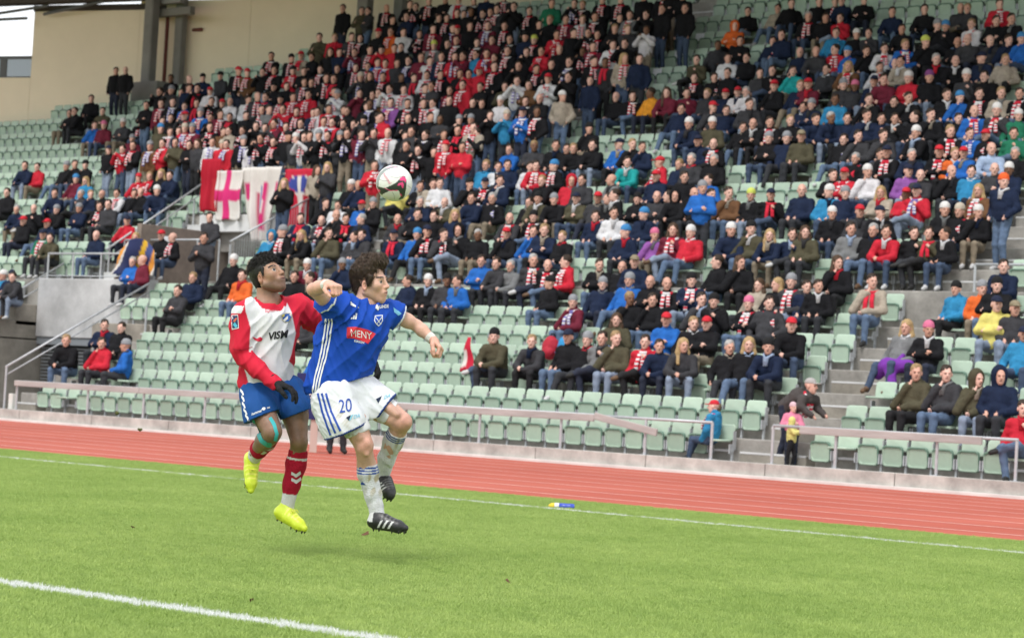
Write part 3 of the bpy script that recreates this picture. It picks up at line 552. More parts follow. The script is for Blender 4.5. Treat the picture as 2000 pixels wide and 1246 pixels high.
(1, 7): [(53.03, 0, 13, 8, 0), (51.44, 1, 4, 0, 0), (51.06, 1, 0, 0, 0), (49.77, 1, 5, 8, 1), (49.33, 1, 0, 0, 0), (49.05, 1, 13, 0, 1), (47.87, 1, 0, 0, 0), (47.25, 1, 0, 0, 1), (47.05, 1, 3, 0, 0), (46.42, 1, 7, 0, 1), (45.85, 1, 0, 0, 1), (45.21, 1, 1, 0, 0), (44.91, 1, 8, 0, 1), (44.63, 1, 7, 0, 1), (44.24, 1, 0, 0, 1), (43.80, 1, 0, 0, 0), (43.27, 1, 0, 0, 0), (42.99, 1, 0, 0, 1), (42.15, 1, 15, 0, 1), (41.71, 1, 0, 0, 1), (41.28, 1, 0, 0, 1), (40.61, 1, 8, 0, 1), (40.19, 1, 0, 0, 0), (39.38, 1, 0, 0, 0), (39.05, 1, 0, 0, 0), (38.35, 1, 19, 9, 0), (37.58, 1, 0, 0, 1), (37.08, 1, 0, 5, 0), (36.51, 1, 12, 9, 0), (32.85, 0, 1, 0, 0), (31.90, 0, 2, 10, 0), (31.55, 0, 1, 0, 0), (30.92, 0, 2, 0, 0), (29.34, 0, 1, 0, 0), (29.05, 0, 1, 8, 0), (28.46, 0, 6, 0, 0), (27.53, 0, 0, 0, 0), (26.95, 0, 0, 0, 1), (26.56, 0, 0, 0, 0), (25.65, 0, 0, 0, 0), (25.27, 0, 5, 12, 0), (24.78, 0, 0, 0, 1), (24.27, 0, 12, 1, 0), (23.78, 0, 0, 0, 1), ],
(1, 8): [(55.84, 0, 5, 0, 0), (55.38, 0, 13, 15, 0), (54.45, 0, 2, 9, 0), (53.68, 0, 0, 0, 1), (53.21, 1, 0, 0, 0), (52.59, 1, 13, 0, 1), (51.50, 1, 5, 0, 1), (49.90, 1, 0, 10, 0), (49.54, 1, 19, 5, 0), (46.98, 1, 7, 0, 1), (46.30, 1, 7, 0, 1), (45.38, 1, 0, 0, 1), (45.15, 1, 8, 8, 1), (44.55, 1, 13, 0, 0), (43.83, 1, 0, 0, 1), (43.54, 1, 18, 0, 1), (43.14, 1, 8, 0, 1), (42.60, 1, 19, 0, 1), (41.98, 1, 0, 0, 1), (41.53, 1, 2, 0, 0), (40.47, 1, 7, 0, 1), (39.82, 1, 0, 0, 0), (39.11, 1, 4, 0, 0), (38.75, 1, 8, 0, 1), (38.27, 1, 18, 0, 0), (36.90, 1, 0, 0, 0), (36.22, 1, 1, 0, 0), (35.48, 0, 0, 5, 0), (35.05, 0, 0, 0, 1), (34.42, 0, 10, 0, 0), (33.78, 0, 13, 2, 0), (33.36, 0, 13, 0, 0), (32.74, 0, 2, 1, 0), (32.23, 0, 1, 10, 0), (31.80, 0, 19, 10, 0), (31.34, 0, 19, 4, 0), (30.72, 0, 0, 10, 0), (30.07, 0, 1, 1, 1), (29.80, 0, 13, 10, 0), (28.89, 0, 2, 8, 0), (28.57, 0, 2, 15, 0), (28.00, 0, 1, 11, 0), (27.69, 0, 13, 0, 0), (27.07, 0, 7, 9, 0), (26.59, 0, 0, 18, 0), (25.63, 0, 2, 9, 0), (25.21, 0, 0, 0, 0), ],
(1, 9): [(58.15, 0, 0, 0, 0), (57.54, 0, 0, 0, 0), (56.58, 0, 4, 0, 0), (53.64, 1, 0, 0, 0), (53.16, 1, 2, 8, 0), (52.77, 1, 2, 0, 0), (52.50, 1, 1, 0, 0), (51.52, 1, 19, 10, 0), (48.64, 1, 0, 7, 0), (48.14, 1, 0, 0, 0), (47.16, 1, 0, 0, 0), (46.71, 1, 0, 0, 1), (46.22, 1, 0, 0, 2), (45.37, 1, 2, 17, 1), (44.88, 1, 0, 2, 0), (44.35, 1, 0, 0, 1), (43.69, 1, 0, 0, 0), (43.24, 1, 2, 0, 2), (42.68, 1, 8, 0, 1), (42.27, 1, 0, 0, 1), (41.53, 1, 0, 0, 0), (41.17, 1, 7, 0, 0), (40.71, 1, 7, 10, 0), (40.17, 1, 0, 0, 1), (39.47, 1, 0, 0, 0), (38.78, 1, 0, 0, 1), (38.34, 1, 0, 0, 0), (37.59, 1, 0, 0, 1), (35.97, 1, 12, 3, 1), (35.49, 1, 1, 0, 0), (33.80, 0, 0, 0, 1), (33.26, 0, 0, 0, 1), (32.74, 0, 0, 0, 0), (31.85, 0, 2, 0, 0), (31.43, 0, 0, 0, 0), (30.84, 0, 14, 0, 0), (29.93, 0, 2, 0, 0), (29.16, 0, 18, 3, 1), (28.45, 0, 8, 0, 1), (28.06, 0, 0, 5, 0), (27.65, 0, 12, 0, 0), (26.86, 0, 0, 4, 0), (26.37, 0, 0, 5, 0), (25.78, 0, 1, 11, 0), (25.23, 0, 12, 1, 0), ],
(1, 10): [(58.33, 0, 0, 0, 0), (54.28, 1, 0, 0, 0), (52.95, 1, 1, 7, 0), (50.87, 1, 18, 10, 1), (50.20, 1, 0, 0, 0), (49.57, 1, 0, 0, 1), (48.56, 1, 0, 0, 0), (47.76, 1, 0, 0, 1), (47.06, 1, 0, 0, 0), (46.42, 1, 0, 0, 1), (45.83, 1, 2, 0, 1), (45.43, 1, 5, 0, 1), (45.15, 1, 7, 0, 1), (44.66, 1, 2, 0, 0), (44.19, 1, 1, 0, 1), (43.82, 1, 13, 0, 0), (43.61, 1, 8, 0, 1), (41.59, 1, 6, 0, 0), (41.36, 1, 7, 0, 1), (40.98, 1, 13, 0, 0), (40.54, 1, 0, 0, 1), (40.02, 1, 0, 0, 0), (39.34, 1, 7, 0, 1), (38.72, 1, 0, 5, 0), (38.03, 1, 0, 0, 1), (37.60, 1, 13, 0, 1), (37.11, 1, 8, 0, 1), (36.63, 1, 0, 0, 0), (34.37, 0, 4, 0, 0), (33.49, 0, 8, 0, 0), (32.89, 0, 0, 0, 0), (31.27, 0, 1, 5, 0), (30.74, 0, 2, 5, 0), (30.30, 0, 7, 0, 1), (29.94, 0, 5, 12, 1), (29.41, 0, 0, 0, 0), (28.87, 0, 8, 0, 1), (28.34, 0, 5, 1, 1), (27.82, 0, 0, 14, 0), (26.94, 0, 0, 5, 0), (26.48, 0, 2, 5, 0), (26.12, 0, 2, 5, 0), (25.63, 0, 1, 0, 0), (25.26, 0, 5, 12, 0), ],
(1, 11): [(58.09, 1, 0, 0, 0), (57.59, 1, 0, 5, 0), (50.84, 1, 0, 0, 1), (50.04, 1, 0, 7, 1), (49.00, 1, 0, 0, 0), (48.20, 1, 0, 2, 0), (47.88, 1, 1, 0, 0), (47.32, 1, 13, 0, 1), (45.73, 1, 7, 0, 0), (45.31, 1, 0, 0, 0), (44.18, 1, 3, 14, 1), (43.60, 1, 0, 0, 0), (43.25, 1, 0, 0, 1), (42.45, 1, 0, 0, 1), (41.93, 1, 13, 0, 0), (40.75, 1, 1, 7, 0), (40.40, 1, 0, 14, 1), (39.77, 1, 7, 0, 1), (39.21, 1, 0, 0, 0), (38.62, 1, 0, 0, 1), (38.28, 1, 0, 0, 1), (37.25, 1, 2, 1, 0), (36.68, 1, 19, 0, 0), (34.49, 0, 2, 0, 0), (33.76, 0, 0, 0, 0), (32.78, 0, 1, 0, 1), (32.43, 0, 1, 0, 0), (30.91, 0, 6, 0, 1), (30.34, 0, 0, 9, 0), (29.87, 0, 2, 0, 0), (28.84, 0, 0, 0, 0), (28.00, 0, 0, 8, 0), (27.76, 0, 0, 12, 0), (27.05, 0, 19, 1, 1), (26.45, 0, 0, 0, 0), (26.03, 0, 0, 0, 0), ],
(1, 12): [(49.73, 1, 4, 0, 0), (48.52, 1, 2, 0, 1), (47.95, 1, 0, 0, 1), (47.17, 1, 0, 10, 0), (46.64, 1, 11, 0, 1), (46.23, 1, 19, 0, 0), (45.66, 1, 0, 0, 1), (45.11, 1, 13, 0, 1), (44.16, 1, 13, 10, 0), (43.61, 1, 0, 0, 0), (42.36, 1, 0, 0, 1), (41.06, 1, 0, 0, 0), (40.12, 1, 13, 0, 1), (39.57, 1, 8, 1, 1), (39.06, 1, 0, 0, 1), (38.43, 1, 0, 0, 0), (37.87, 1, 3, 0, 1), (37.32, 1, 0, 0, 0), (36.70, 1, 0, 0, 0), (35.99, 1, 0, 0, 0), (34.59, 0, 11, 6, 0), (32.30, 0, 0, 4, 1), (31.81, 0, 0, 0, 0), (31.29, 0, 7, 0, 0), (29.71, 0, 1, 0, 0), (28.79, 0, 0, 0, 0), (27.94, 0, 2, 5, 0), (27.54, 0, 2, 1, 0), (26.91, 0, 7, 0, 1), ],
(1, 13): [(47.65, 1, 0, 0, 0), (46.90, 1, 1, 0, 0), (45.86, 1, 0, 0, 0), (45.37, 1, 0, 0, 1), (44.98, 1, 0, 0, 0), (44.70, 1, 0, 0, 0), (44.43, 1, 0, 0, 0), (43.92, 1, 0, 0, 1), (43.64, 1, 0, 0, 1), (43.36, 1, 2, 0, 1), (42.86, 1, 0, 0, 0), (42.18, 1, 0, 0, 1), (41.49, 1, 16, 0, 0), (40.61, 1, 0, 0, 1), (40.22, 1, 0, 1, 1), (39.59, 1, 0, 0, 1), (38.95, 1, 0, 0, 1), (38.13, 1, 0, 0, 0), (37.14, 1, 0, 0, 0), (36.88, 1, 0, 0, 0), (34.86, 0, 0, 0, 0), (33.90, 0, 12, 0, 0), (33.52, 0, 0, 0, 0), (32.66, 0, 0, 0, 0), (32.12, 0, 0, 1, 1), (31.68, 0, 1, 0, 0), (31.30, 0, 0, 0, 0), ],
(1, 14): [(50.53, 1, 0, 0, 0), (49.80, 1, 4, 0, 0), (47.91, 1, 0, 0, 0), (47.53, 1, 0, 0, 1), (47.05, 1, 0, 0, 1), (46.30, 1, 0, 0, 0), (44.09, 1, 2, 0, 1), ]}
JKEY = 'kndgobcrwyYOemtpGlBj'; HKEY = 'hfLFGBukgwrnbOyPoep'; SKEY = '-srv'
crowd = []                       # tier, row, x, pose, jacket, head, scarf
for (t, row), people in PEOPLE.items():
    for (x, standing, j, h, sc) in people:
        crowd.append(['LU'[t], row, -x, 'st'[standing], JKEY[j], HKEY[h], SKEY[sc]])
fill = random.Random(21)
for row in range(4, 15):         # the standing section is packed tight: close the gaps between the fans
    xs = sorted(c[2] for c in crowd if c[0] == 'U' and c[1] == row and c[3] == 't')
    for a, b in zip(xs[:-1], xs[1:]):
        if 0.75 < b-a < 2.6:
            m = int((b-a)/0.46)-1
            for q in range(m):
                if fill.random() < 0.85: crowd.append(['U', row, a+(b-a)*(q+1)/(m+1)+fill.gauss(0, 0.05), 't', fill.choice('kkkkndrmdwe'), fill.choice('hhhhfhBkrgh'), fill.choice('ssss-r')])
occ = {}
for c in crowd:
    if c[3] == 's': occ.setdefault((c[0], c[1]), []).append(c[2])
cam_xy = Vector((0, 0))
PITCHW = 0.449
seats = []
def seat_row(tier, row, x0, x1):
    Y = (YL if tier == 'L' else YU)(row); Z = (ZL if tier == 'L' else ZU)(row)
    n = int((x1-x0)/PITCHW+0.01)
    for i in range(n):
        x = x0+(i+0.5)*PITCHW
        taken = any(abs(x-q) < 0.24 for q in occ.get((tier, row), []))
        seats.append((x, Y, Z, taken, tier, row, i))
for r in range(7):
    seat_row('L', r, XLB if r < 5 else -43.25, XE0); seat_row('L', r, XE1, -12.0)
    if r > 2: seat_row('L', r, -60, -48.2)
for k in range(17):
    lx = max(-76.0, wall_x(YU(k)+0.2)+0.1)
    if k < 4:
        seat_row('U', k, lx, SX0-0.1)
        seat_row('U', k, VX1+0.1, UX0)
    else: seat_row('U', k, lx, UX0)
    seat_row('U', k, UX1, XE0); seat_row('U', k, XE1, -12.0)
def in_view(x, y, z, mg=60):
    d = Vector((x, y, z-CAM_H)); f = d.dot(FW)
    if f <= 1: return False
    u = 1000+4500*d.dot(RT2)/f; v = 623-4500*d.dot(UP2)/f
    return -mg < u < 2000+mg and -mg < v < 1246+mg
seats = [s for s in seats if in_view(s[0], s[1], s[2]+0.5, 700)]
free = sorted([s for s in seats if not s[3] and in_view(s[0], s[1], s[2]+0.5, 10)], key=lambda s: s[0]**2+s[1]**2)
near = free[:300]; nearset = set((s[4], s[5], s[0]) for s in near)
down_free = {('L', 0, 3), ('L', 2, 43)}
LT = ['front row', 'second row', 'third row', 'fourth row', 'fifth row', 'sixth row', 'seventh row']
rowcount = {}
for s in sorted(near, key=lambda s: (s[4], s[5], s[0])):
    x, Y, Z, taken, tier, row, i = s
    rowcount[(tier, row)] = rowcount.get((tier, row), 0)+1; n = rowcount[(tier, row)]
    o = empty('stadium_seat', (x, Y, Z))
    rp = ('lower tier '+LT[row]) if tier == 'L' else ('upper tier '+ORD[row]+' row')
    folded = not (tier == 'L' and row == 0 and (n == 3 or abs(x+19.95) < 0.24) or tier == 'L' and row == 2 and abs(x+20.2) < 0.25 or tier == 'L' and row == 0 and abs(x+22.25) < 0.3)
    tag(o, 'empty pale green %s seat, %s, %s empty one from the left' % ('tipped-up' if folded else 'folded-down', rp, ordinal(n)), 'seat', 'pale green stadium seats in rows')
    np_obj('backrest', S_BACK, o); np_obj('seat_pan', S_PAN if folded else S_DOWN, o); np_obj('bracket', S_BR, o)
    o.rotation_euler = (0, 0, RNG.gauss(0, 0.012))
def merged(name, items, label, cat):
    """items: list of (V array, faces list of arrays by material). joins everything into one mesh object"""
    pass
rest = [s for s in seats if (s[4], s[5], s[0]) not in nearset]
mb = MB()
for x, Y, Z, taken, tier, row, i in rest:
    for key, m in (('back', 0), ('down' if taken else 'pan', 0 if taken else 1), ('bracket', 2)):
        src = PALE[key][0]; nf = len(mb.M); mb.add([(v[0]+x, v[1]+Y, v[2]+Z) for v in src.V], src.F, m)
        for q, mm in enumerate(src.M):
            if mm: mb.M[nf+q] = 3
o = mb.build('seat_rows', [SEAT, SEATB, STEEL, SEAT_SHADE]); tag(o, 'remaining pale green seats of the stand in rows, far off and behind spectators', 'seats', kind='stuff')

# ------------------------------------------------------------------ spectators
SKIN = [mat('skin_%d' % i, c, 0.55, 0.0, 1, 0.06, 20, sss=0.0) for i, c in enumerate(((0.60, 0.34, 0.26), (0.66, 0.39, 0.31), (0.54, 0.29, 0.21), (0.70, 0.43, 0.35), (0.20, 0.10, 0.06)))]
EYE = mat('eye_dark', (0.03, 0.02, 0.018), 0.3)
JC = dict(k=((0.010, 0.010, 0.012), 'black'), n=((0.012, 0.020, 0.048), 'navy'), d=((0.042, 0.042, 0.047), 'dark grey'), g=((0.17, 0.175, 0.18), 'grey'), o=((0.075, 0.068, 0.042), 'olive'),
          b=((0.02, 0.12, 0.42), 'bright blue'), c=((0.03, 0.21, 0.40), 'turquoise blue'), r=((0.50, 0.022, 0.04), 'red'), w=((0.62, 0.62, 0.64), 'white'), y=((0.62, 0.55, 0.16), 'yellow'), Y=((0.70, 0.29, 0.03), 'orange yellow'),
          O=((0.65, 0.13, 0.03), 'orange'), e=((0.36, 0.31, 0.25), 'beige'), m=((0.14, 0.018, 0.035), 'maroon'), t=((0.02, 0.32, 0.32), 'teal'), p=((0.25, 0.09, 0.32), 'purple'), G=((0.02, 0.16, 0.09), 'green'),
          l=((0.33, 0.42, 0.58), 'light blue'), B=((0.14, 0.07, 0.035), 'brown'), j=((0.62, 0.60, 0.62), 'white and red'))
JM = {k: mat('jacket_'+v[1].replace(' ', '_'), v[0], 0.85, 0.6, 22, 0.3, 9, spec=0.15) for k, v in JC.items()}
TR = [mat('trousers_%d' % i, c, 0.85, 0.3, 30, 0.25, 12) for i, c in enumerate(((0.05, 0.075, 0.13), (0.10, 0.15, 0.24), (0.014, 0.014, 0.016), (0.03, 0.032, 0.038), (0.02, 0.025, 0.045), (0.22, 0.27, 0.36), (0.22, 0.18, 0.13)))]
SHOE = [mat('shoe_%d' % i, c, 0.6) for i, c in enumerate(((0.02, 0.02, 0.02), (0.5, 0.5, 0.5), (0.12, 0.07, 0.04)))]
HC = dict(h=(0.035, 0.022, 0.014), f=(0.30, 0.20, 0.10), L=(0.07, 0.04, 0.022), F=(0.42, 0.29, 0.14), G=(0.38, 0.37, 0.36))
HM = {k: mat('hair_'+{'h': 'dark', 'f': 'fair', 'L': 'brown', 'F': 'blond', 'G': 'grey'}[k], v, 0.6, 0.5, 60, 0.35, 30) for k, v in HC.items()}
KC = dict(k=((0.012, 0.012, 0.013), 'black beanie'), g=((0.26, 0.27, 0.29), 'grey beanie'), w=((0.66, 0.65, 0.64), 'white beanie'), r=((0.55, 0.025, 0.04), 'red cap'), n=((0.015, 0.02, 0.045), 'dark cap'), b=((0.05, 0.22, 0.48), 'blue beanie'),
          O=((0.75, 0.12, 0.03), 'orange beanie'), y=((0.55, 0.62, 0.12), 'yellow green beanie'), P=((0.62, 0.16, 0.28), 'pink beanie'), o=((0.25, 0.21, 0.14), 'khaki cap'), e=((0.50, 0.44, 0.36), 'cream beanie'), p=((0.20, 0.06, 0.2), 'purple beanie'))
KM = {k: mat('hat_'+v[1].replace(' ', '_'), v[0], 0.9, 0.5, 70, 0.1, 20) for k, v in KC.items()}
SC_R = mat('scarf_red', (0.56, 0.02, 0.045), 0.9, 0.4, 60); SC_W = mat('scarf_white', (0.68, 0.66, 0.67), 0.9, 0.4, 60); SC_V = mat('scarf_violet', (0.18, 0.16, 0.42), 0.9, 0.4, 60)

def rot_z(a): c, s = math.cos(a), math.sin(a); return np.array(((c, -s, 0), (s, c, 0), (0, 0, 1)))
def crowd_head(res):
    s = SDF((-0.13, -0.16, -0.16), (0.13, 0.14, 0.16), res)
    s.ell((0, 0.012, 0.035), (0.076, 0.095, 0.085), 0.02, 0).ell((0, -0.03, -0.035), (0.06, 0.066, 0.085), 0.03, 0)
    s.cone((0, -0.06, -0.095), (0, -0.03, -0.08), 0.026, 0.04, 0.03, 0)
    s.cone((0, -0.09, 0.012), (0, -0.114, -0.032), 0.009, 0.015, 0.012, 0)
    s.cone((-0.035, -0.085, 0.02), (0.035, -0.085, 0.02), 0.013, 0.013, 0.015, 0)
    for sx in (-1, 1):
        s.ell((sx*0.078, 0.005, -0.012), (0.012, 0.022, 0.032), 0.012, 0)
        s.ell((sx*0.031, -0.097, -0.002), (0.017, 0.014, 0.010), 0.008, 4, sub=True)
    s.ell((0, -0.1, -0.066), (0.024, 0.012, 0.006), 0.006, 4, sub=True)
    s.cone((0, 0.015, -0.06), (0, 0.03, -0.17), 0.052, 0.056, 0.03, 0)
    return s.mesh()
def crowd_body(P, res):
    s = SDF((-0.45, -1.05, -0.03), (0.45, 0.22, 1.62), res)
    ch = np.array(P['chest']); pe = np.array(P['pelvis']); nk = np.array(P['neck']); R = rot_z(P.get('yaw', 0.25))
    s.ell(pe+[0, 0, 0.02], (0.17, 0.135, 0.14), 0.05, 2, R)
    s.cone(pe+[0, 0, 0.06], ch, 0.16, 0.15, 0.06, 1); s.ell(ch, (0.22, 0.15, 0.20), 0.06, 1, R); s.ell((pe+ch)/2, (0.20, 0.165, 0.17), 0.05, 1, R)
    sh = [nk+R@np.array((sx*0.17, 0.01, -0.075)) for sx in (-1, 1)]
    s.cone(sh[0], sh[1], 0.078, 0.078, 0.05, 1); s.cone(nk+[0, 0.01, -0.06], nk+[0, 0.005, 0.045], 0.092, 0.076, 0.02, 1); s.ell(nk+R@np.array((0, 0.10, -0.01)), (0.10, 0.05, 0.06), 0.03, 1, R)
    for i, (el, ha) in enumerate(P['arms']):
        s.chain([sh[i], el, ha], [0.085, 0.073, 0.056], 0.03, 1); d = np.array(ha)-np.array(el); d = d/np.linalg.norm(d)
        s.cone(np.array(ha)+d*0.02, np.array(ha)+d*0.085, 0.036, 0.026, 0.012, 0); s.cone(np.array(ha)+d*0.03+[0, 0, 0.02], np.array(ha)+d*0.06+[0, -0.01, 0.05], 0.014, 0.011, 0.01, 0)
    for i, (hp, kn, an, to) in enumerate(P['legs']):
        s.chain([hp, kn], [0.098, 0.072], 0.035, 2); s.chain([kn, an], [0.072, 0.052], 0.02, 2); s.chain([an, to], [0.05, 0.04], 0.02, 3)
    s.displace(lambda X, Y, Z: 0.006*nz3(X, Y, Z, 38, 5)+0.004*np.abs(nz3(X*0.3, Y*0.3, Z, 75, 7)))
    return s.mesh()
def leg_s(sx, kx=0.12, ky=-0.6, kz=0.5, ax=None, ay=-0.6): return ((sx*0.09, -0.22, 0.46), (sx*kx, ky, kz), (sx*(kx if ax is None else ax), ay, 0.09), (sx*(kx if ax is None else ax)+0.03, ay-0.15, 0.045))
def leg_t(sx, dy=0.0): return ((sx*0.09, -0.35, 0.86), (sx*0.10, -0.37+dy, 0.47), (sx*0.11, -0.33+dy*0.5, 0.08), (sx*0.12+0.03, -0.48+dy*0.5, 0.04))
SIT = dict(pelvis=(0, -0.2, 0.48), chest=(0, -0.15, 0.80), neck=(0, -0.15, 1.0))
STA = dict(pelvis=(0, -0.35, 0.92), chest=(0, -0.34, 1.24), neck=(0, -0.34, 1.44))
POSES = {}
POSES['s0'] = dict(SIT, arms=(((-0.27, -0.2, 0.66), (-0.11, -0.42, 0.6)), ((0.27, -0.2, 0.66), (0.11, -0.42, 0.6))), legs=(leg_s(-1), leg_s(1)))
POSES['s1'] = dict(SIT, arms=(((-0.26, -0.26, 0.72), (0.06, -0.36, 0.76)), ((0.26, -0.26, 0.71), (-0.08, -0.37, 0.71))), legs=(leg_s(-1, 0.15), leg_s(1, 0.16)))
POSES['s2'] = dict(pelvis=(0, -0.22, 0.48), chest=(0, -0.28, 0.78), neck=(0, -0.36, 0.96), arms=(((-0.24, -0.5, 0.64), (-0.05, -0.66, 0.60)), ((0.24, -0.5, 0.64), (0.05, -0.66, 0.58))), legs=(leg_s(-1, 0.17), leg_s(1, 0.17)))
POSES['s3'] = dict(SIT, yaw=0.45, arms=(((-0.27, -0.18, 0.66), (-0.16, -0.45, 0.58)), ((0.28, -0.16, 0.68), (0.14, -0.3, 0.86))), legs=(leg_s(-1, 0.1, -0.62, 0.55, 0.02), ((0.09, -0.22, 0.47), (0.13, -0.6, 0.6), (-0.12, -0.68, 0.52), (-0.22, -0.75, 0.47))))
POSES['s4'] = dict(SIT, yaw=0.1, head=0.85, arms=(((-0.25, -0.34, 0.64), (-0.02, -0.30, 0.95)), ((0.27, -0.22, 0.66), (0.0, -0.40, 0.62))), legs=(leg_s(-1, 0.08), leg_s(1, 0.14, -0.58)))
POSES['s5'] = dict(pelvis=(0, -0.26, 0.47), chest=(0, -0.14, 0.78), neck=(0, -0.08, 0.97), yaw=0.35, head=0.35, arms=(((-0.3, -0.16, 0.64), (-0.28, -0.36, 0.5)), ((0.3, -0.16, 0.64), (0.2, -0.42, 0.56))), legs=(leg_s(-1, 0.16, -0.62, 0.47, 0.2, -0.78), leg_s(1, 0.14, -0.62, 0.5, 0.12, -0.66)))
POSES['s6'] = dict(SIT, yaw=-0.25, head=-0.5, arms=(((-0.28, -0.2, 0.66), (-0.12, -0.42, 0.58)), ((0.27, -0.2, 0.66), (0.08, -0.44, 0.6))), legs=(leg_s(-1, 0.1), leg_s(1, 0.18)))
POSES['t3'] = dict(STA, yaw=0.1, head=0.3, arms=(((-0.26, -0.48, 1.2), (-0.06, -0.58, 1.42)), ((0.26, -0.48, 1.2), (0.04, -0.6, 1.42))), legs=(leg_t(-1, -0.04), leg_t(1)))
POSES['t4'] = dict(STA, yaw=0.5, head=0.95, arms=(((-0.28, -0.28, 1.1), (-0.2, -0.46, 0.96)), ((0.29, -0.3, 1.12), (0.2, -0.48, 0.96))), legs=(leg_t(-1), leg_t(1, -0.08)))
POSES['t0'] = dict(STA, arms=(((-0.27, -0.33, 1.1), (-0.24, -0.42, 0.88)), ((0.27, -0.33, 1.1), (0.24, -0.42, 0.88))), legs=(leg_t(-1), leg_t(1)))
POSES['t1'] = dict(STA, arms=(((-0.26, -0.42, 1.13), (0.06, -0.52, 1.17)), ((0.26, -0.42, 1.12), (-0.08, -0.53, 1.12))), legs=(leg_t(-1), leg_t(1, -0.05)))
POSES['t2'] = dict(STA, arms=(((-0.27, -0.42, 1.13), (-0.05, -0.56, 1.22)), ((0.27, -0.42, 1.13), (0.05, -0.56, 1.24))), legs=(leg_t(-1), leg_t(1)))
HEADYAW = 0.55
def build_person_mesh(key, res, hres):
    P = POSES[key]; V, F, M = crowd_body(P, res); hv, hf, hm = crowd_head(hres)
    hc = np.array(P['neck'])+[0, -0.02, 0.155]; hv = hv*1.07@rot_z(P.get('head', HEADYAW)).T+hc
    fm = np.concatenate([M[F[:, 0]], hm[hf[:, 0]]])
    return np.concatenate([V, hv]), np.concatenate([F, hf+len(V)]), fm, hc
BODY = {}; BODYLO = {}
for key in POSES:
    V, F, fm, hc = build_person_mesh(key, 0.021, 0.0095)
    BODY[key] = (np_mesh('body', V, F, [SKIN[0], JM['k'], TR[0], SHOE[0], EYE], fm), hc)
    V, F, fm, hc = build_person_mesh(key, 0.042, 0.02)
    BODYLO[key] = (V, F, fm, hc)
# headwear and hair, modelled around the head centre facing -Y
def hw(kind, res=0.011):
    s = SDF((-0.2, -0.22, -0.42), (0.2, 0.2, 0.24), res)
    if kind == 'short':
        s.ell((0, 0.022, 0.048), (0.085, 0.1, 0.088), 0.01, 0); s.ell((0, -0.125, -0.03), (0.09, 0.085, 0.085), 0.02, 0, sub=True); s.ell((0, 0.0, -0.10), (0.2, 0.2, 0.085), 0.02, 0, sub=True)
        s.displace(lambda X, Y, Z: 0.006*nz3(X, Y, Z, 130, 2))
    elif kind == 'long':
        s.ell((0, 0.022, 0.045), (0.088, 0.105, 0.09), 0.01, 0); s.ell((0, -0.13, -0.03), (0.07, 0.085, 0.10), 0.02, 0, sub=True)
        for sx in (-1, 1): s.chain([(sx*0.065, 0.03, 0.0), (sx*0.082, 0.03, -0.12), (sx*0.09, -0.03, -0.3)], [0.04, 0.042, 0.03], 0.03, 0)
        s.cone((0, 0.075, 0.0), (0, 0.085, -0.3), 0.065, 0.05, 0.03, 0); s.displace(lambda X, Y, Z: 0.007*nz3(X, Y, Z*0.15, 150, 2))
    elif kind == 'beanie':
        s.ell((0, 0.012, 0.062), (0.09, 0.108, 0.095), 0.01, 0); s.cut(lambda X, Y, Z: (0.03+0.25*(Y+0.0))*0-Z+0.028-0.12*(-Y-0.0)*-1*0+0*X)
        s.cone((0, 0.01, 0.04), (0, 0.01, 0.0401), 0.0, 0.0, 0.001, 0)
        s.ell((0, 0.012, 0.04), (0.095, 0.113, 0.022), 0.01, 0); s.displace(lambda X, Y, Z: 0.003*np.sin(np.arctan2(Y, X)*30))
    elif kind == 'cap':
        s.ell((0, 0.012, 0.055), (0.086, 0.105, 0.085), 0.01, 0); s.cut(lambda X, Y, Z: -Z+0.035+0*X+0*Y); s.ell((0, -0.125, 0.04), (0.072, 0.07, 0.012), 0.012, 0)
    elif kind == 'hood':
        s.ell((0, 0.03, 0.02), (0.12, 0.125, 0.145), 0.02, 0); s.cone((0, 0.05, -0.1), (0, 0.04, -0.2), 0.10, 0.09, 0.04, 0); s.ell((0, -0.13, -0.01), (0.078, 0.14, 0.115), 0.02, 0, sub=True)
    V, F, M = s.mesh(); return V, F
HW = {k: hw(k) for k in ('short', 'long', 'beanie', 'cap', 'hood')}
HWLO = {k: hw(k, 0.021) for k in HW}
HWNAME = dict(short='hair', long='hair', beanie='beanie', cap='cap', hood='hood')
def head_kind(h):
    if h in 'hfG': return 'short'
    if h in 'LF': return 'long'
    if h in 'rno': return 'cap'
    if h == 'u': return 'hood'
    if h == 'B': return None
    return 'beanie'
def scarf_geo(lo=False):
    """scarf round the neck with two hanging ends; origin at the neck"""
    V = []; F = []; M = []; n = 10 if not lo else 7; seg = 4
    for i in range(n):
        a = 2*math.pi*i/n
        for j in range(6):
            b = 2*math.pi*j/6; r = 0.103+0.027*math.cos(b)
            V.append((r*math.sin(a), r*0.9*math.cos(a)-0.01, -0.015+0.034*math.sin(b)-0.03*max(0, -math.cos(a))))
    for i in range(n):
        for j in range(6): F.append((i*6+j, ((i+1) % n)*6+j, ((i+1) % n)*6+(j+1) % 6, i*6+(j+1) % 6)); M.append((i//2) % 2)
    for sx, L in ((-1, 0.36), (1, 0.26)):
        b = len(V); ns = 9
        for k in range(ns+1):
            t = k/ns; z = -0.06-L*t; y = -0.125-0.095*min(1, t*2.2); x = sx*(0.045+0.02*t)
            for (dx, dy) in ((-0.036, 0.0), (0.036, 0.0), (0.036, 0.02), (-0.036, 0.02)): V.append((x+dx, y+dy-0.012, z))
        for k in range(ns):
            for j in range(4): F.append((b+k*4+j, b+k*4+(j+1) % 4, b+k*4+4+(j+1) % 4, b+k*4+4+j)); M.append(k % 2)
        F.append((b+ns*4, b+ns*4+1, b+ns*4+2, b+ns*4+3)); M.append(1)
    return np.array(V), np.array(F), np.array(M)
SCV, SCF, SCM = scarf_geo()
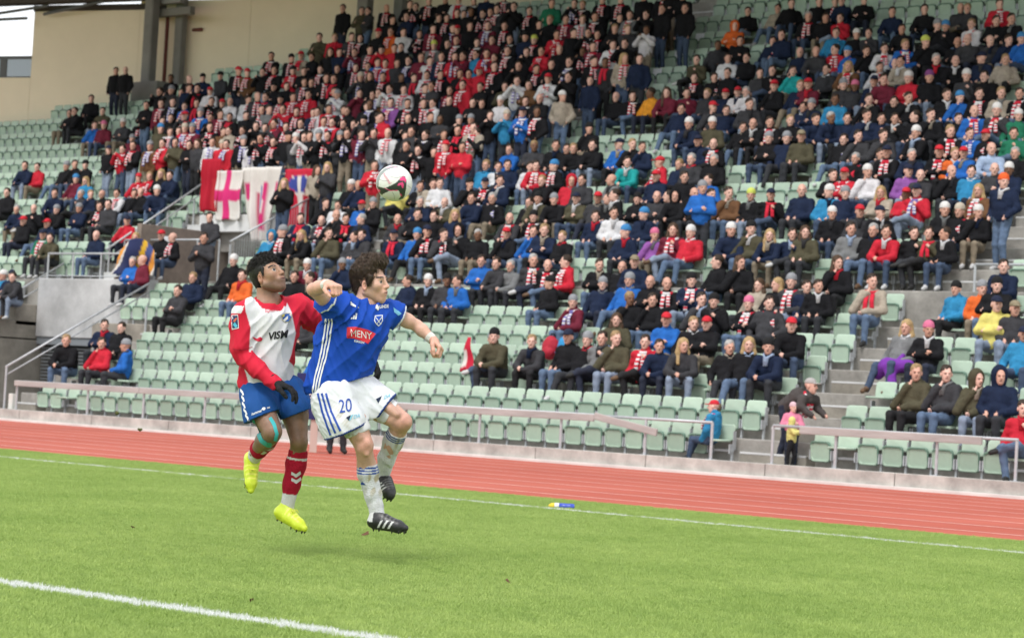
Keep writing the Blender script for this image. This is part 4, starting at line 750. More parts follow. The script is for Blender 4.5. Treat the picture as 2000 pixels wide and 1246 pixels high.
SC_ME = {k: np_mesh('scarf', SCV, SCF, ms, SCM) for k, ms in (('s', [SC_R, SC_W]), ('v', [SC_V, SC_W]), ('r', [SC_R, SC_R]), ('z', [SC_W, SC_R]))}
HW_ME = {}
def hw_me(kind, m):
    k = (kind, m.name)
    if k not in HW_ME: V, F = HW[kind]; HW_ME[k] = np_mesh(HWNAME[kind], V, F, [m])
    return HW_ME[k]
def head_mat(h, j):
    if h in HM: return HM[h]
    if h == 'u': return JM[j]
    return KM[h]
def collar_geo():
    V = []; F = []; n = 12
    for i in range(n):
        a = 2*math.pi*i/n
        for j in range(5):
            b = 2*math.pi*j/5; r = 0.082+0.018*math.cos(b); f = max(0, -math.cos(a))
            V.append((r*math.sin(a)*(1-0.25*f), r*math.cos(a)-0.005-0.035*f, 0.03+0.026*math.sin(b)-0.07*f*f))
    for i in range(n):
        for j in range(5): F.append((i*5+j, ((i+1) % n)*5+j, ((i+1) % n)*5+(j+1) % 5, i*5+(j+1) % 5))
    b = len(V); V += [(-0.045, -0.15, -0.02), (0.045, -0.15, -0.02), (0.03, -0.185, -0.17), (-0.03, -0.185, -0.17), (-0.045, -0.11, -0.02), (0.045, -0.11, -0.02), (0.03, -0.12, -0.17), (-0.03, -0.12, -0.17)]
    F += [(b, b+1, b+2, b+3), (b, b+3, b+7, b+4), (b+1, b+5, b+6, b+2), (b+3, b+2, b+6, b+7)]
    return np.array(V), np.array(F)
COV, COF = collar_geo(); CO_ME = [np_mesh('collar', COV, COF, [m]) for m in (JM['w'], JM['g'], JM['w'], JM['r'], JM['n'], JM['d'], JM['l'], JM['e'])]
roword = {}
for c in sorted(crowd, key=lambda c: (c[0], c[1], c[2])):
    roword[(c[0], c[1])] = roword.get((c[0], c[1]), 0)+1; c.append(roword[(c[0], c[1])])
for c in crowd:
    c.append((c[2]**2+((YL if c[0] == 'L' else YU)(c[1]))**2)**0.5)
crowd.sort(key=lambda c: c[-1])
HWORD = dict(h='dark hair', f='fair hair', L='long brown hair', F='long blond hair', G='grey hair', B='bald head', u='hood up')
def pose_for(c, r):
    if c[3] == 's': return r.choice(['s0', 's0', 's1', 's1', 's2', 's2', 's3', 's4', 's4', 's5', 's5', 's6'])
    return r.choice(['t0', 't0', 't1', 't1', 't2', 't3', 't4', 't4'])
lo_items = []
for i, c in enumerate(crowd):
    tier, row, x, pose, j, h, sc, n, dist = c
    r = random.Random(1000+i*7); Y = (YL if tier == 'L' else YU)(row); Z = (ZL if tier == 'L' else ZU)(row)
    key = pose_for(c, r); rz = r.gauss(0.08, 0.2); scl = r.uniform(0.97, 1.08)
    skin = SKIN[r.choice([0, 0, 1, 1, 3, 3, 2, 0, 1, 4] if r.random() < 0.35 else [0, 1, 3])]; tr = r.choice(TR[:5]+TR[:4]+[TR[5], TR[6]]); sh = r.choice(SHOE)
    hk = head_kind(h); hmt = head_mat(h, j) if hk else None
    scm = sc if sc != '-' else None
    if scm == 's': scm = r.choice(['s', 's', 'z', 'z', 'v'])
    jm = JM[j]
    if i < 300:
        me, hc = BODY[key]
        root = np_obj('person', me); root.location = (x, Y, Z); root.rotation_euler = (0, 0, rz); root.scale = (scl, scl, scl)
        for si, m in enumerate((skin, jm, tr, sh, EYE)): root.material_slots[si].link = 'OBJECT'; root.material_slots[si].material = m
        if hk:
            hh = np_obj(HWNAME[hk], hw_me(hk, hmt), root); hh.location = hc; hh.scale = (1.07,)*3; hh.rotation_euler = (0, 0, POSES[key].get('head', HEADYAW))
        nk = np.array(POSES[key]['neck'])
        if scm:
            so = np_obj('scarf', SC_ME[scm], root); so.location = nk+[0, 0.0, 0.0]; so.rotation_euler = (0, 0, 0.25)
        elif r.random() < 0.5:
            so = np_obj('collar', r.choice(CO_ME), root); so.location = nk; so.rotation_euler = (0, 0, 0.25)
        hwd = HWORD.get(h) or KC[h][1]
        rp = ('lower tier '+LT[row]) if tier == 'L' else ('upper tier '+ORD[row]+' row')
        verb = 'seated' if pose == 's' else 'standing'
        tag(root, '%s person, %s jacket, %s%s, %s, %s from left' % (verb, JC[j][1], hwd, ', scarf' if scm else '', rp, ordinal(n)), 'person', 'spectators in the stand')
    else:
        lo_items.append((key, x, Y, Z, rz, scl, skin, jm, tr, sh, hk, hmt, scm))
# the far part of the crowd, one object
pal = []; pidx = {}
def pi(m):
    if m.name not in pidx: pidx[m.name] = len(pal); pal.append(m)
    return pidx[m.name]
AV = []; AF = []; AM = []; base = 0
SLV, SLF, SLM = scarf_geo(True)
for key, x, Y, Z, rz, scl, skin, jm, tr, sh, hk, hmt, scm in lo_items:
    V, F, fm, hc = BODYLO[key]; parts = [(V, F, np.array([pi(m) for m in (skin, jm, tr, sh, EYE)])[fm])]
    if hk: hv, hf = HWLO[hk]; parts.append((hv*1.07@rot_z(POSES[key].get('head', HEADYAW)).T+hc, hf, np.full(len(hf), pi(hmt))))
    if scm:
        two = {'s': (SC_R, SC_W), 'z': (SC_W, SC_R), 'v': (SC_V, SC_W), 'r': (SC_R, SC_R)}[scm]
        parts.append((SLV@rot_z(0.25).T+np.array(POSES[key]['neck']), SLF, np.array([pi(two[0]), pi(two[1])])[SLM]))
    R = rot_z(rz)
    for V, F, m in parts:
        AV.append((V*scl)@R.T+np.array((x, Y, Z))); AF.append(F+base); AM.append(m); base += len(V)
if AV:
    o = np_obj('crowd', np_mesh('crowd', np.concatenate(AV), np.concatenate(AF), pal, np.concatenate(AM)))
    tag(o, 'dense far crowd of standing and seated fans in dark jackets and red white scarves', 'crowd', kind='stuff')

# ------------------------------------------------------------------ footballers
def Rz(a): return rot_z(a)
def Rx(a): c, s = math.cos(a), math.sin(a); return np.array(((1, 0, 0), (0, c, -s), (0, s, c)))
def Ry(a): c, s = math.cos(a), math.sin(a); return np.array(((c, 0, s), (0, 1, 0), (-s, 0, c)))
def unit(v): v = np.array(v, float); return v/np.linalg.norm(v)
class Fig:
    """a figure measured on the photograph: u, v are read off it at s units per metre, y is depth"""
    def __init__(s, u0, v0, dist, scale): s.u0, s.v0, s.d, s.s = u0, v0, dist, scale
    def __call__(s, u, v, y=0.0): return np.array(((u-s.u0)/s.s, y, (s.v0-v)/s.s))
    def uv(s, V): return V[:, 0]*s.s+s.u0, s.v0-V[:, 2]*s.s
    def matrix(s):
        d = FW+RT2*((s.u0-1000)/4500)-UP2*((s.v0-623)/4500); p = Vector((0, 0, CAM_H))+d*s.d
        return Matrix(((RT2.x, FW.x, UP2.x, p.x), (RT2.y, FW.y, UP2.y, p.y), (RT2.z, FW.z, UP2.z, p.z), (0, 0, 0, 1)))
def bounds(pts, pad): P = np.array(pts); return P.min(0)-pad, P.max(0)+pad
def head_sdf(res=0.0036):
    s = SDF((-0.12, -0.15, -0.2), (0.12, 0.14, 0.16), res)
    s.ell((0, 0.014, 0.042), (0.075, 0.094, 0.083), 0.02, 0).ell((0, -0.03, -0.03), (0.060, 0.064, 0.085), 0.03, 0)
    s.cone((0, -0.073, -0.1), (0, -0.06, -0.095), 0.020, 0.026, 0.02, 0)
    for sx in (-1, 1):
        s.cone((0, -0.066, -0.1), (sx*0.052, 0.002, -0.062), 0.022, 0.024, 0.03, 0)
        s.ell((sx*0.042, -0.062, -0.022), (0.024, 0.024, 0.022), 0.03, 0)
    s.cone((-0.036, -0.083, 0.02), (0.036, -0.083, 0.02), 0.012, 0.012, 0.016, 0); s.cone((0, -0.084, 0.02), (0, -0.092, 0.005), 0.010, 0.008, 0.014, 0)
    for sx in (-1, 1):
        s.ell((sx*0.034, -0.100, 0.001), (0.019, 0.017, 0.0115), 0.010, None, sub=True); s.ell((sx*0.032, -0.0785, 0.0), (0.0150, 0.0136, 0.0130), 0.002, 1)
        s.cone((sx*0.017, -0.090, 0.0118), (sx*0.048, -0.080, 0.0100), 0.0036, 0.0034, 0.003, 0); s.cone((sx*0.02, -0.088, -0.0105), (sx*0.046, -0.079, -0.009), 0.0034, 0.0033, 0.003, 0)
    s.cone((0, -0.09, 0.008), (0, -0.113, -0.030), 0.0085, 0.0125, 0.012, 0)
    for sx in (-1, 1): s.ell((sx*0.0125, -0.104, -0.034), (0.0085, 0.011, 0.0085), 0.008, 0); s.ell((sx*0.007, -0.112, -0.0435), (0.004, 0.006, 0.003), 0.003, 3, sub=True)
    s.ell((0, -0.089, -0.066), (0.03, 0.02, 0.022), 0.02, 0)
    s.ell((0, -0.0995, -0.0605), (0.022, 0.011, 0.0055), 0.006, 2); s.ell((0, -0.0975, -0.0722), (0.020, 0.011, 0.0065), 0.006, 2); s.ell((0, -0.111, -0.0662), (0.023, 0.0095, 0.0014), 0.002, 3, sub=True)
    for sx in (-1, 1):
        R = Rz(sx*0.35); s.ell((sx*0.077, 0.000, -0.024), (0.010, 0.019, 0.031), 0.008, 4, R); s.ell((sx*0.084, -0.004, -0.020), (0.007, 0.010, 0.018), 0.005, 4, R, sub=True)
    return s
def head_colors(V, M, skin, lip, brow, iris, stubble=None, smul=0.5):
    C = np.tile(np.array(skin), (len(V), 1)); C[M == 2] = lip; C[M == 3] = np.array(lip)*0.6
    C[M == 4] = np.array(skin)*np.array((1.08, 0.92, 0.9))
    x, y, z = np.abs(V[:, 0]), V[:, 1], V[:, 2]
    eye = M == 1; C[eye] = (0.46, 0.43, 0.41)
    rr = np.hypot(V[:, 0]*0+(x-0.036), z+0.0); C[eye & (rr < 0.0082)] = iris; C[eye & (rr < 0.0032)] = (0.01, 0.01, 0.01)
    b = (np.abs(z-0.0258-0.16*(x-0.03)*(x < 0.04)+0.30*np.maximum(0, x-0.042)) < 0.0049) & (x > 0.014) & (x < 0.056) & (y < -0.06); C[b] = brow
    ch = (y < -0.05) & (z < -0.02) & (x < 0.06); C[ch & (M == 0)] *= np.array((1.03, 0.97, 0.96))
    if stubble is not None:
        t = np.clip((-(z+0.048)/0.02), 0, 1)*np.clip((0.03-y)/0.03, 0, 1); t[M != 0] *= 0.2
        t = t*smul*(0.75+0.25*np.sin(V[:, 0]*900)*np.sin(V[:, 2]*870)); C = C*(1-t[:, None])+np.array(stubble)*t[:, None]
    return C
def hand_sdf(w, fwd, nrm, side, curl, size=1.0, res=0.0042, r=1.0, spread=0.0):
    """five separate fingers; fwd along the hand, nrm out of the palm, side towards the thumb"""
    fwd = unit(fwd); nrm = np.array(nrm, float); nrm = unit(nrm-fwd*(nrm@fwd)); sd = np.cross(fwd, nrm); side = sd if sd@np.array(side) > 0 else -sd
    w = np.array(w, float); s = SDF(w-0.17*size, w+fwd*0.07+0.17*size, res); k = size
    s.cone(w-fwd*0.03, w+fwd*0.02*k, 0.026*k, 0.027*k, 0.012, 0)
    L = ((0.040, 0.025, 0.020), (0.044, 0.028, 0.021), (0.041, 0.026, 0.021), (0.033, 0.020, 0.018))
    for i in range(4):
        off = (0.030-0.020*i)*k; kn = w+fwd*(0.085-0.006*abs(i-1))*k+side*off; s.cone(w+fwd*0.015*k+side*off*0.7, kn, 0.017*k*r, 0.0125*k*r, 0.012, 0)
    for i in range(4):
        off = (0.030-0.020*i)*k; p = w+fwd*(0.085-0.006*abs(i-1))*k+side*off; a = 0.0; sp = side*(1.5-i)*spread
        for j in range(3):
            a += curl[j]; d = unit(fwd*math.cos(a)+nrm*math.sin(a)+sp*(j == 0)); q = p+d*L[i][j]*k
            s.cone(p, q, (0.0105-0.001*j)*k*r, (0.0095-0.001*j)*k*r, 0.003, 0); p = q
    p = w+fwd*0.025*k+side*0.028*k+nrm*0.008*k
    for j, (d, l) in enumerate(((side*0.75+fwd*0.75+nrm*0.4, 0.042), (fwd*1.0+side*0.1+nrm*0.55, 0.032), (fwd*0.8-side*0.3+nrm*0.6, 0.025))):
        q = p+unit(d)*l*k; s.cone(p, q, (0.0135-0.0015*j)*k*r, (0.012-0.0015*j)*k*r, 0.006, 0); p = q
    return s.mesh()
def join(parts):
    V = []; F = []; C = []; b = 0
    for v, f, c in parts: V.append(v); F.append(f+b); C.append(np.broadcast_to(np.array(c, float), (len(v), 3))); b += len(v)
    return np.concatenate(V), np.concatenate(F), np.concatenate(C)
def vmat(name, rough, bump=0.0, bscale=40, sss=0.0, spec=0.3, vary=0.05, vscale=25, sheen=0.0, stretch=None):
    return mat(name, (1, 1, 1), rough, bump, bscale, vary, vscale, spec, 0, sss, sheen, 'col', stretch)
SKINV = vmat('player_skin', 0.46, 0.16, 140, 0.08, 0.45, 0.13, 45)
CLOTH = vmat('jersey_cloth', 0.72, 0.35, 9, 0, 0.2, 0.06, 30, 0.0, (1.0, 1.0, 0.45))
SOCKV = vmat('sock_knit', 0.9, 0.5, 120, 0, 0.15, 0.1, 40)
BOOTV = vmat('boot_leather', 0.38, 0.15, 60, 0, 0.5, 0.06, 30)
GLOVE = mat('black_glove_knit', (0.012, 0.012, 0.014), 0.8, 0.5, 90)
HAIRV = vmat('player_hair', 0.5, 0.3, 150, 0, 0.4, 0.2, 80)
PRINT = vmat('shirt_print', 0.6, 0.0, 1, 0, 0.3, 0.03, 30)
def tint(fn, V, base): C = np.tile(np.array(base, float), (len(V), 1)); fn(C, V); return C
def cutplane(s, p, n):     # keep the side the normal points away from
    p = np.array(p); n = unit(n); return s.cut(lambda X, Y, Z: (X-p[0])*n[0]+(Y-p[1])*n[1]+(Z-p[2])*n[2])
def neckcut(s, p, n, r):
    X, Y, Z = s.grid(); n = unit(n); q = (X-p[0])*n[0]+(Y-p[1])*n[1]+(Z-p[2])*n[2]
    s.D = np.where((X-p[0])**2+(Y-p[1])**2+0*Z < r*r, np.maximum(s.D, q), s.D).astype(np.float32)
def folds(amp, f, seed, d):
    """stretched wrinkles running along direction d"""
    d = unit(d); a = unit(np.cross(d, (0.3, 1, 0.2))); b = np.cross(d, a)
    def fn(X, Y, Z):
        p = X*a[0]+Y*a[1]+Z*a[2]; q = X*b[0]+Y*b[1]+Z*b[2]; t = X*d[0]+Y*d[1]+Z*d[2]
        n = nz3(p, q, t*0.13, f, seed); m = 0.5+0.5*nz3(X, Y, Z, 9, seed+50); return -amp*np.clip(1-np.abs(n)*1.25, 0, 1)**1.6*np.clip(0.35+m, 0, 1.3)
    return fn
def strands(V, F, n, length, sweep, colr, seed, jitter=0.5, rad=0.0011, upbias=0.0, mask=None):
    rs = np.random.RandomState(seed); tri = V[F[:, 0]]; nr = np.cross(V[F[:, 1]]-V[F[:, 0]], V[F[:, 2]]-V[F[:, 0]]); nr /= (np.linalg.norm(nr, axis=1)[:, None]+1e-9)
    idx = np.arange(len(F)) if mask is None else np.nonzero(mask(tri))[0]
    idx = rs.choice(idx, n); P = []; Q = []; Cc = []; b = 0
    for i in idx:
        p = V[F[i, 0]]+rs.normal(size=3)*0.003; sw = sweep(p); sw = sw-nr[i]*(sw@nr[i])*0.8; d = unit(nr[i]*0.07+sw+rs.normal(size=3)*jitter*0.35+np.array((0, 0, upbias))); L = length*rs.uniform(0.5, 1.25)
        p0 = p-nr[i]*0.006; p1 = p+d*L*0.5; p2 = p1+unit(d+rs.normal(size=3)*jitter*0.6-np.array((0, 0, 0.25)))*L*0.5
        u = unit(np.cross(d, rs.normal(size=3))); w = np.cross(d, u); c = np.array(colr)*rs.uniform(0.6, 1.5)
        for (q, r) in ((p0, rad*1.3), (p1, rad)):
            for k in range(3): t = k*2.0944; P.append(q+u*math.cos(t)*r+w*math.sin(t)*r); Cc.append(c)
        P.append(p2); Cc.append(c)
        for k in range(3): m = (k+1) % 3; Q.append((b+k, b+m, b+3+m, b+3+k)); Q.append((b+3+k, b+3+m, b+6, b+6))
        b += 7
    return np.array(P), Q, np.array(Cc)
def quad_tri_obj(name, V, Q, C, m, parent):
    me = bpy.data.meshes.new(name); me.from_pydata([tuple(v) for v in V], [], [q if q[2] != q[3] else q[:3] for q in Q]); me.materials.append(m)
    a = me.attributes.new('col', 'FLOAT_COLOR', 'POINT'); c4 = np.ones((len(V), 4), np.float32); c4[:, :3] = C; a.data.foreach_set('color', c4.ravel()); me.update()
    return np_obj(name, me, parent)
def vobj(name, mesh, colors, m, parent):
    V, F = mesh[0], mesh[1]; return np_obj(name, np_mesh(name, V, F, [m], None, colors), parent)
import bmesh
def bvh_of(o):
    me = o.data; return BVHTree.FromPolygons([v.co.copy() for v in me.vertices], [tuple(p.vertices) for p in me.polygons])
def project(name, verts, faces, color, bvh, parent, off=0.0022, m=None, sub=0, dirv=(0, 1, 0)):
    """lay a flat print on the cloth: each point drops onto the surface along the depth axis and stands 2 mm proud"""
    bm = bmesh.new(); vs = [bm.verts.new((x, 0, z)) for x, z in verts]
    for f in faces:
        try: bm.faces.new([vs[i] for i in f])
        except ValueError: pass
    bmesh.ops.triangulate(bm, faces=bm.faces[:])
    for _ in range(sub): bmesh.ops.subdivide_edges(bm, edges=bm.edges[:], cuts=1, use_grid_fill=True)
    d = Vector(dirv)
    for v in bm.verts:
        h = bvh.ray_cast(Vector((v.co.x, -1.5, v.co.z)), d)
        if h[0] is None: h = bvh.find_nearest(v.co)
        v.co = h[0]+h[1]*(off if h[1].y < 0 else -off)
    bmesh.ops.recalc_face_normals(bm, faces=bm.faces[:])
    me = bpy.data.meshes.new(name); bm.to_mesh(me); bm.free(); me.materials.append(m or PRINT)
    a = me.attributes.new('col', 'FLOAT_COLOR', 'POINT'); a.data.foreach_set('color', np.tile(np.array((*color, 1), np.float32), len(me.vertices)))
    me.polygons.foreach_set('use_smooth', [True]*len(me.polygons)); return np_obj(name, me, parent)
def print_text(fig, txt, c, rvec, uvec, color, bvh, parent, name='lettering', shear=0.0, bold=0.0, sub=1):
    """c centre, rvec = one text-height along the baseline, uvec = one text-height upwards, all as read off the photograph"""
    me = text_mesh(txt, 1.0, shear, 0, bold); V = []
    for v in me.vertices:
        u = c[0]+rvec[0]*v.co.x+uvec[0]*v.co.y; w = c[1]+rvec[1]*v.co.x+uvec[1]*v.co.y; p = fig(u, w); V.append((p[0], p[2]))
    F = [tuple(p.vertices) for p in me.polygons]; bpy.data.meshes.remove(me)
    return project(name, V, F, color, bvh, parent, 0.004, sub=sub)
def print_poly(fig, pts, color, bvh, parent, name, sub=3, off=0.003):
    V = [fig(u, v) for u, v in pts]; return project(name, [(p[0], p[2]) for p in V], [tuple(range(len(V)))], color, bvh, parent, off, sub=sub)
def print_strip(fig, pts, w, color, bvh, parent, name='stripe', off=0.003, n=6):
    P = []
    for a, b in zip(pts[:-1], pts[1:]):
        for i in range(n): P.append((a[0]+(b[0]-a[0])*i/n, a[1]+(b[1]-a[1])*i/n))
    P.append(pts[-1]); V = []; F = []
    for i, p in enumerate(P):
        a = P[max(0, i-1)]; b = P[min(len(P)-1, i+1)]; dx, dy = b[0]-a[0], b[1]-a[1]; L = math.hypot(dx, dy); nx, ny = -dy/L*w/2, dx/L*w/2
        for sgn in (-1, 1): q = fig(p[0]+nx*sgn, p[1]+ny*sgn); V.append((q[0], q[2]))
    for i in range(len(P)-1): F.append((2*i, 2*i+1, 2*i+3, 2*i+2))
    return project(name, V, F, color, bvh, parent, off, sub=1)
WHITE = (0.74, 0.74, 0.76)
def boot_sdf(heel, toe, upv, ankle, res=0.0045, wid=1.0):
    heel = np.array(heel); toe = np.array(toe); d = unit(toe-heel); upv = np.array(upv, float); upv = unit(upv-d*(upv@d)); sdv = np.cross(d, upv); L = np.linalg.norm(toe-heel)
    lo, hi = bounds([heel, toe, ankle], 0.12); s = SDF(lo, hi, res)
    s.cone(heel+upv*0.035+d*0.01, heel+d*L*0.35+upv*0.036, 0.034, 0.036*wid, 0.02, 0); s.cone(heel+d*L*0.35+upv*0.034, heel+d*L*0.72+upv*0.026, 0.038*wid, 0.037*wid, 0.02, 0)
    s.cone(heel+d*L*0.72+upv*0.024, toe-d*0.025+upv*0.020, 0.037*wid, 0.021, 0.02, 0); s.cone(heel+d*L*0.12+upv*0.05, ankle, 0.04, 0.043, 0.025, 0); s.cone(heel+d*L*0.5+upv*0.04, ankle, 0.036, 0.036, 0.03, 0)
    for w in (-0.02, 0.0, 0.02): s.cone(heel+sdv*w+upv*0.006+d*0.02, heel+d*(L-0.05)+sdv*w*1.1+upv*0.006, 0.008, 0.008, 0.008, 1)
    c = np.array(ankle)+(np.array(ankle)-heel)*0.15; cutplane(s, c, unit(np.array(ankle)-heel-d*0.03))
    for t, ws in ((0.1, (-0.02, 0.02)), (0.25, (-0.022, 0.022)), (0.6, (-0.032, 0.03)), (0.78, (-0.03, 0.0, 0.03)), (0.9, (-0.014, 0.014))):
        for w in ws: p = heel+d*L*t+sdv*w; s.cone(p, p-upv*0.013, 0.0065, 0.0045, 0.002, 2)
    return s, d, upv, sdv, L

# ---- the player in blue
B = Fig(757, 1040, 13.9, 324.0)
def build_blue():
    skin = np.array((0.63, 0.375, 0.285))
    J = dict(Rsh=B(660, 600, -0.09), Lsh=B(766, 612, 0.11), Rel=B(618, 566, -0.23), Rwr=B(649, 557, -0.34), Lel=B(812, 636, 0.17), Lwr=B(843, 663, 0.12),
             Rhip=B(664, 775, -0.05), Lhip=B(702, 770, 0.08), Rkn=B(713, 866, -0.12), Ran=B(737, 1000, -0.02), Lkn=B(786, 823, -0.03), Lan=B(742, 928, 0.24))
    lo, hi = bounds(list(J.values()), 0.13); s = SDF(lo, hi, 0.0065)
    s.chain([J['Rsh'], J['Rsh']*0.45+J['Rel']*0.55, J['Rel']], [0.056, 0.048, 0.038], 0.015); s.chain([J['Rel'], J['Rel']*0.6+J['Rwr']*0.4, J['Rwr']], [0.038, 0.041, 0.026], 0.012)
    s.chain([J['Lsh'], J['Lsh']*0.4+J['Lel']*0.6, J['Lel']], [0.052, 0.044, 0.036], 0.015); s.chain([J['Lel'], J['Lel']*0.65+J['Lwr']*0.35, J['Lwr']], [0.036, 0.039, 0.025], 0.012)
    nb = B(716, 608, 0.02); hc = B(722, 549, 0.0)
    s.chain([nb+[0, 0, -0.06], B(717, 590, 0.015), hc+[-0.02, 0.01, -0.04]], [0.085, 0.062, 0.058], 0.03); s.cone(B(694, 606, -0.03), B(742, 606, 0.07), 0.06, 0.06, 0.04)
    # standing leg and lifted leg
    s.chain([J['Rhip'], B(692, 822, -0.1), J['Rkn']], [0.10, 0.080, 0.057], 0.02); s.ell(J['Rkn']+[0.014, -0.018, 0.0], (0.038, 0.040, 0.046), 0.02); s.ell(J['Rkn']+[0.022, -0.046, 0.012], (0.020, 0.018, 0.026), 0.012); s.ell(J['Rkn']+[0.02, -0.04, -0.05], (0.014, 0.014, 0.02), 0.012); s.cone(B(690, 815, -0.16), B(708, 850, -0.165), 0.034, 0.022, 0.02)
    s.chain([J['Rkn']+[0, 0, -0.02], B(717, 908, -0.04), J['Ran']], [0.050, 0.056, 0.037], 0.02)
    s.chain([J['Lhip'], B(745, 797, 0.03), J['Lkn']], [0.10, 0.084, 0.060], 0.02); s.ell(J['Lkn']+[0.014, -0.018, 0.002], (0.040, 0.042, 0.044), 0.02); s.ell(J['Lkn']+[0.034, -0.036, -0.004], (0.018, 0.018, 0.022), 0.012); s.cone(B(752, 790, -0.04), B(778, 808, -0.08), 0.034, 0.02, 0.02)
    s.chain([J['Lkn']+[-0.01, 0.02, -0.02], B(766, 866, 0.1), J['Lan']], [0.052, 0.056, 0.037], 0.02)
    V, F, M = s.mesh(); u, v = B.uv(V)
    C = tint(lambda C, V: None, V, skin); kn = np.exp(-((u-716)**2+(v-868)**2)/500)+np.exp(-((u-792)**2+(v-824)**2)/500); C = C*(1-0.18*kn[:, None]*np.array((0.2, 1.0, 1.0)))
    dirt = (0.5+0.5*np.sin(u*0.31+np.sin(v*0.2)*2))*np.exp(-((u-775)**2)/900-((v-812)**2)/700); C = C*(1-0.25*dirt[:, None])
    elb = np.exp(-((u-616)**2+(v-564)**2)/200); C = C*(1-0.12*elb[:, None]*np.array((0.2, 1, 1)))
    hs = head_sdf(); hv, hf, hm = hs.mesh(); hcol = head_colors(hv, hm, skin*1.02, (0.50, 0.22, 0.19), (0.06, 0.035, 0.022), (0.05, 0.035, 0.025), (0.34, 0.22, 0.17), 0.2)
    R = Rz(1.22)@Rx(0.02)@Ry(-0.05); HS = 1.03; hv2 = (hv*HS)@R.T+hc
    fr = unit(J['Rwr']-J['Rel']); f1 = hand_sdf(J['Rwr'], fr*0.8+np.array((0.3, -0.35, -0.35)), (-0.25, 0.25, -1), (0.3, -0.8, 0.3), (1.25, 1.45, 1.0), 1.08)
    f2 = hand_sdf(J['Lwr'], J['Lwr']-J['Lel']+[0.01, -0.02, -0.03], (-0.75, -0.05, -0.6), (0.3, -0.9, -0.2), (1.0, 1.35, 0.9), 1.1)
    hk = skin*np.array((1.02, 0.93, 0.92))
    V, F, C = join([(V, F, C), (hv2, hf, hcol), (f1[0], f1[1], hk), (f2[0], f2[1], hk)])
    root = np_obj('person', np_mesh('person', V, F, [SKINV], None, C)); root.matrix_world = B.matrix()
    tag(root, 'person in blue football jersey and white shorts numbered 20, running with one elbow raised', 'person')
    # hair
    s = SDF((-0.15, -0.16, -0.12), (0.15, 0.17, 0.25), 0.0055)
    s.ell((0, 0.017, 0.046), (0.0775, 0.0955, 0.080), 0.01); s.ell((0, 0.068, -0.015), (0.058, 0.035, 0.058), 0.03)
    s.chain([(0.02, -0.045, 0.095), (0.01, -0.075, 0.122), (-0.01, -0.09, 0.148)], [0.042, 0.030, 0.010], 0.02); s.chain([(-0.04, -0.03, 0.095), (-0.045, -0.05, 0.125), (-0.03, -0.045, 0.152)], [0.038, 0.026, 0.009], 0.02)
    s.chain([(-0.02, 0.03, 0.095), (-0.02, 0.015, 0.122), (0.0, -0.01, 0.146)], [0.042, 0.028, 0.009], 0.02); s.cone((-0.079, -0.035, 0.03), (-0.081, -0.028, -0.02), 0.017, 0.009, 0.01); s.cone((0.079, -0.035, 0.03), (0.081, -0.028, -0.02), 0.017, 0.009, 0.01)
    s.ell((0, -0.125, 0.0), (0.088, 0.072, 0.088), 0.015, 0, sub=True); s.ell((-0.09, 0.002, -0.03), (0.03, 0.03, 0.042), 0.01, 0, sub=True); s.ell((0.09, 0.002, -0.03), (0.03, 0.03, 0.042), 0.01, 0, sub=True)
    s.displace(lambda X, Y, Z: 0.005*nz3(X, Y*0.3, Z*0.3, 170, 4)-0.001)
    hv, hf, hm = s.mesh(); hb = (0.045, 0.028, 0.019)
    T = lambda q: (q*HS)@R.T+hc
    hair = vobj('hair', (T(hv), hf), np.tile(np.array(hb), (len(hv), 1)), HAIRV, root)
    P, Q, Cc = strands(hv, hf, 6000, 0.027, lambda p: np.array((0.15, 0.75 if p[2] < 0.1 else 0.25, -0.45 if p[2] < 0.07 else 0.7)), (0.075, 0.047, 0.031), 5, 0.2, 0.0010)
    quad_tri_obj('hair_strands', T(P), Q, Cc, HAIRV, hair)
    # jersey
    blue = np.array((0.008, 0.062, 0.40)); R = Rz(0.6)
    lo, hi = bounds([B(610, 775, -0.25), B(800, 570, 0.3)], 0.07); s = SDF(lo, hi, 0.006)
    for (u, v, y), r in (((706, 627, 0.01), (0.175, 0.125, 0.115)), ((699, 655, 0.0), (0.168, 0.13, 0.12)), ((687, 690, 0.0), (0.160, 0.128, 0.12)), ((673, 725, 0.0), (0.158, 0.126, 0.11)), ((665, 752, 0.0), (0.162, 0.13, 0.10))): s.ell(B(u, v, y), r, 0.05, 0, R)
    s.cone(B(672, 602, -0.07), B(756, 610, 0.09), 0.068, 0.064, 0.05, 0); s.cone(B(716, 606, 0.02), B(716, 596, 0.02), 0.085, 0.076, 0.03, 0)
    s.cone(J['Rsh'], B(634, 583, -0.17), 0.082, 0.072, 0.035, 1); s.cone(J['Lsh'], B(784, 622, 0.135), 0.078, 0.066, 0.035, 1)
    s.cone(B(640, 650, -0.06), B(622, 755, -0.03), 0.06, 0.075, 0.06, 0)
    s.displace(folds(0.021, 36, 3, B(620, 760)-B(750, 640))); s.displace(folds(0.010, 42, 8, B(640, 620)-B(700, 760)))
    h1, h2 = B(608, 768), B(722, 733); cutplane(s, h1, (-(h2-h1)[2], 0, (h2-h1)[0])*np.array(-1.0))
    cutplane(s, B(637, 587, -0.165), unit(B(618, 566, -0.23)-J['Rsh'])); cutplane(s, B(780, 619, 0.13), unit(J['Lel']-J['Lsh'])); neckcut(s, B(717, 601, 0.01), (0.35, -0.45, 1), 0.084)
    V, F, M = s.mesh(); u, v = B.uv(V); C = np.tile(blue, (len(V), 1))
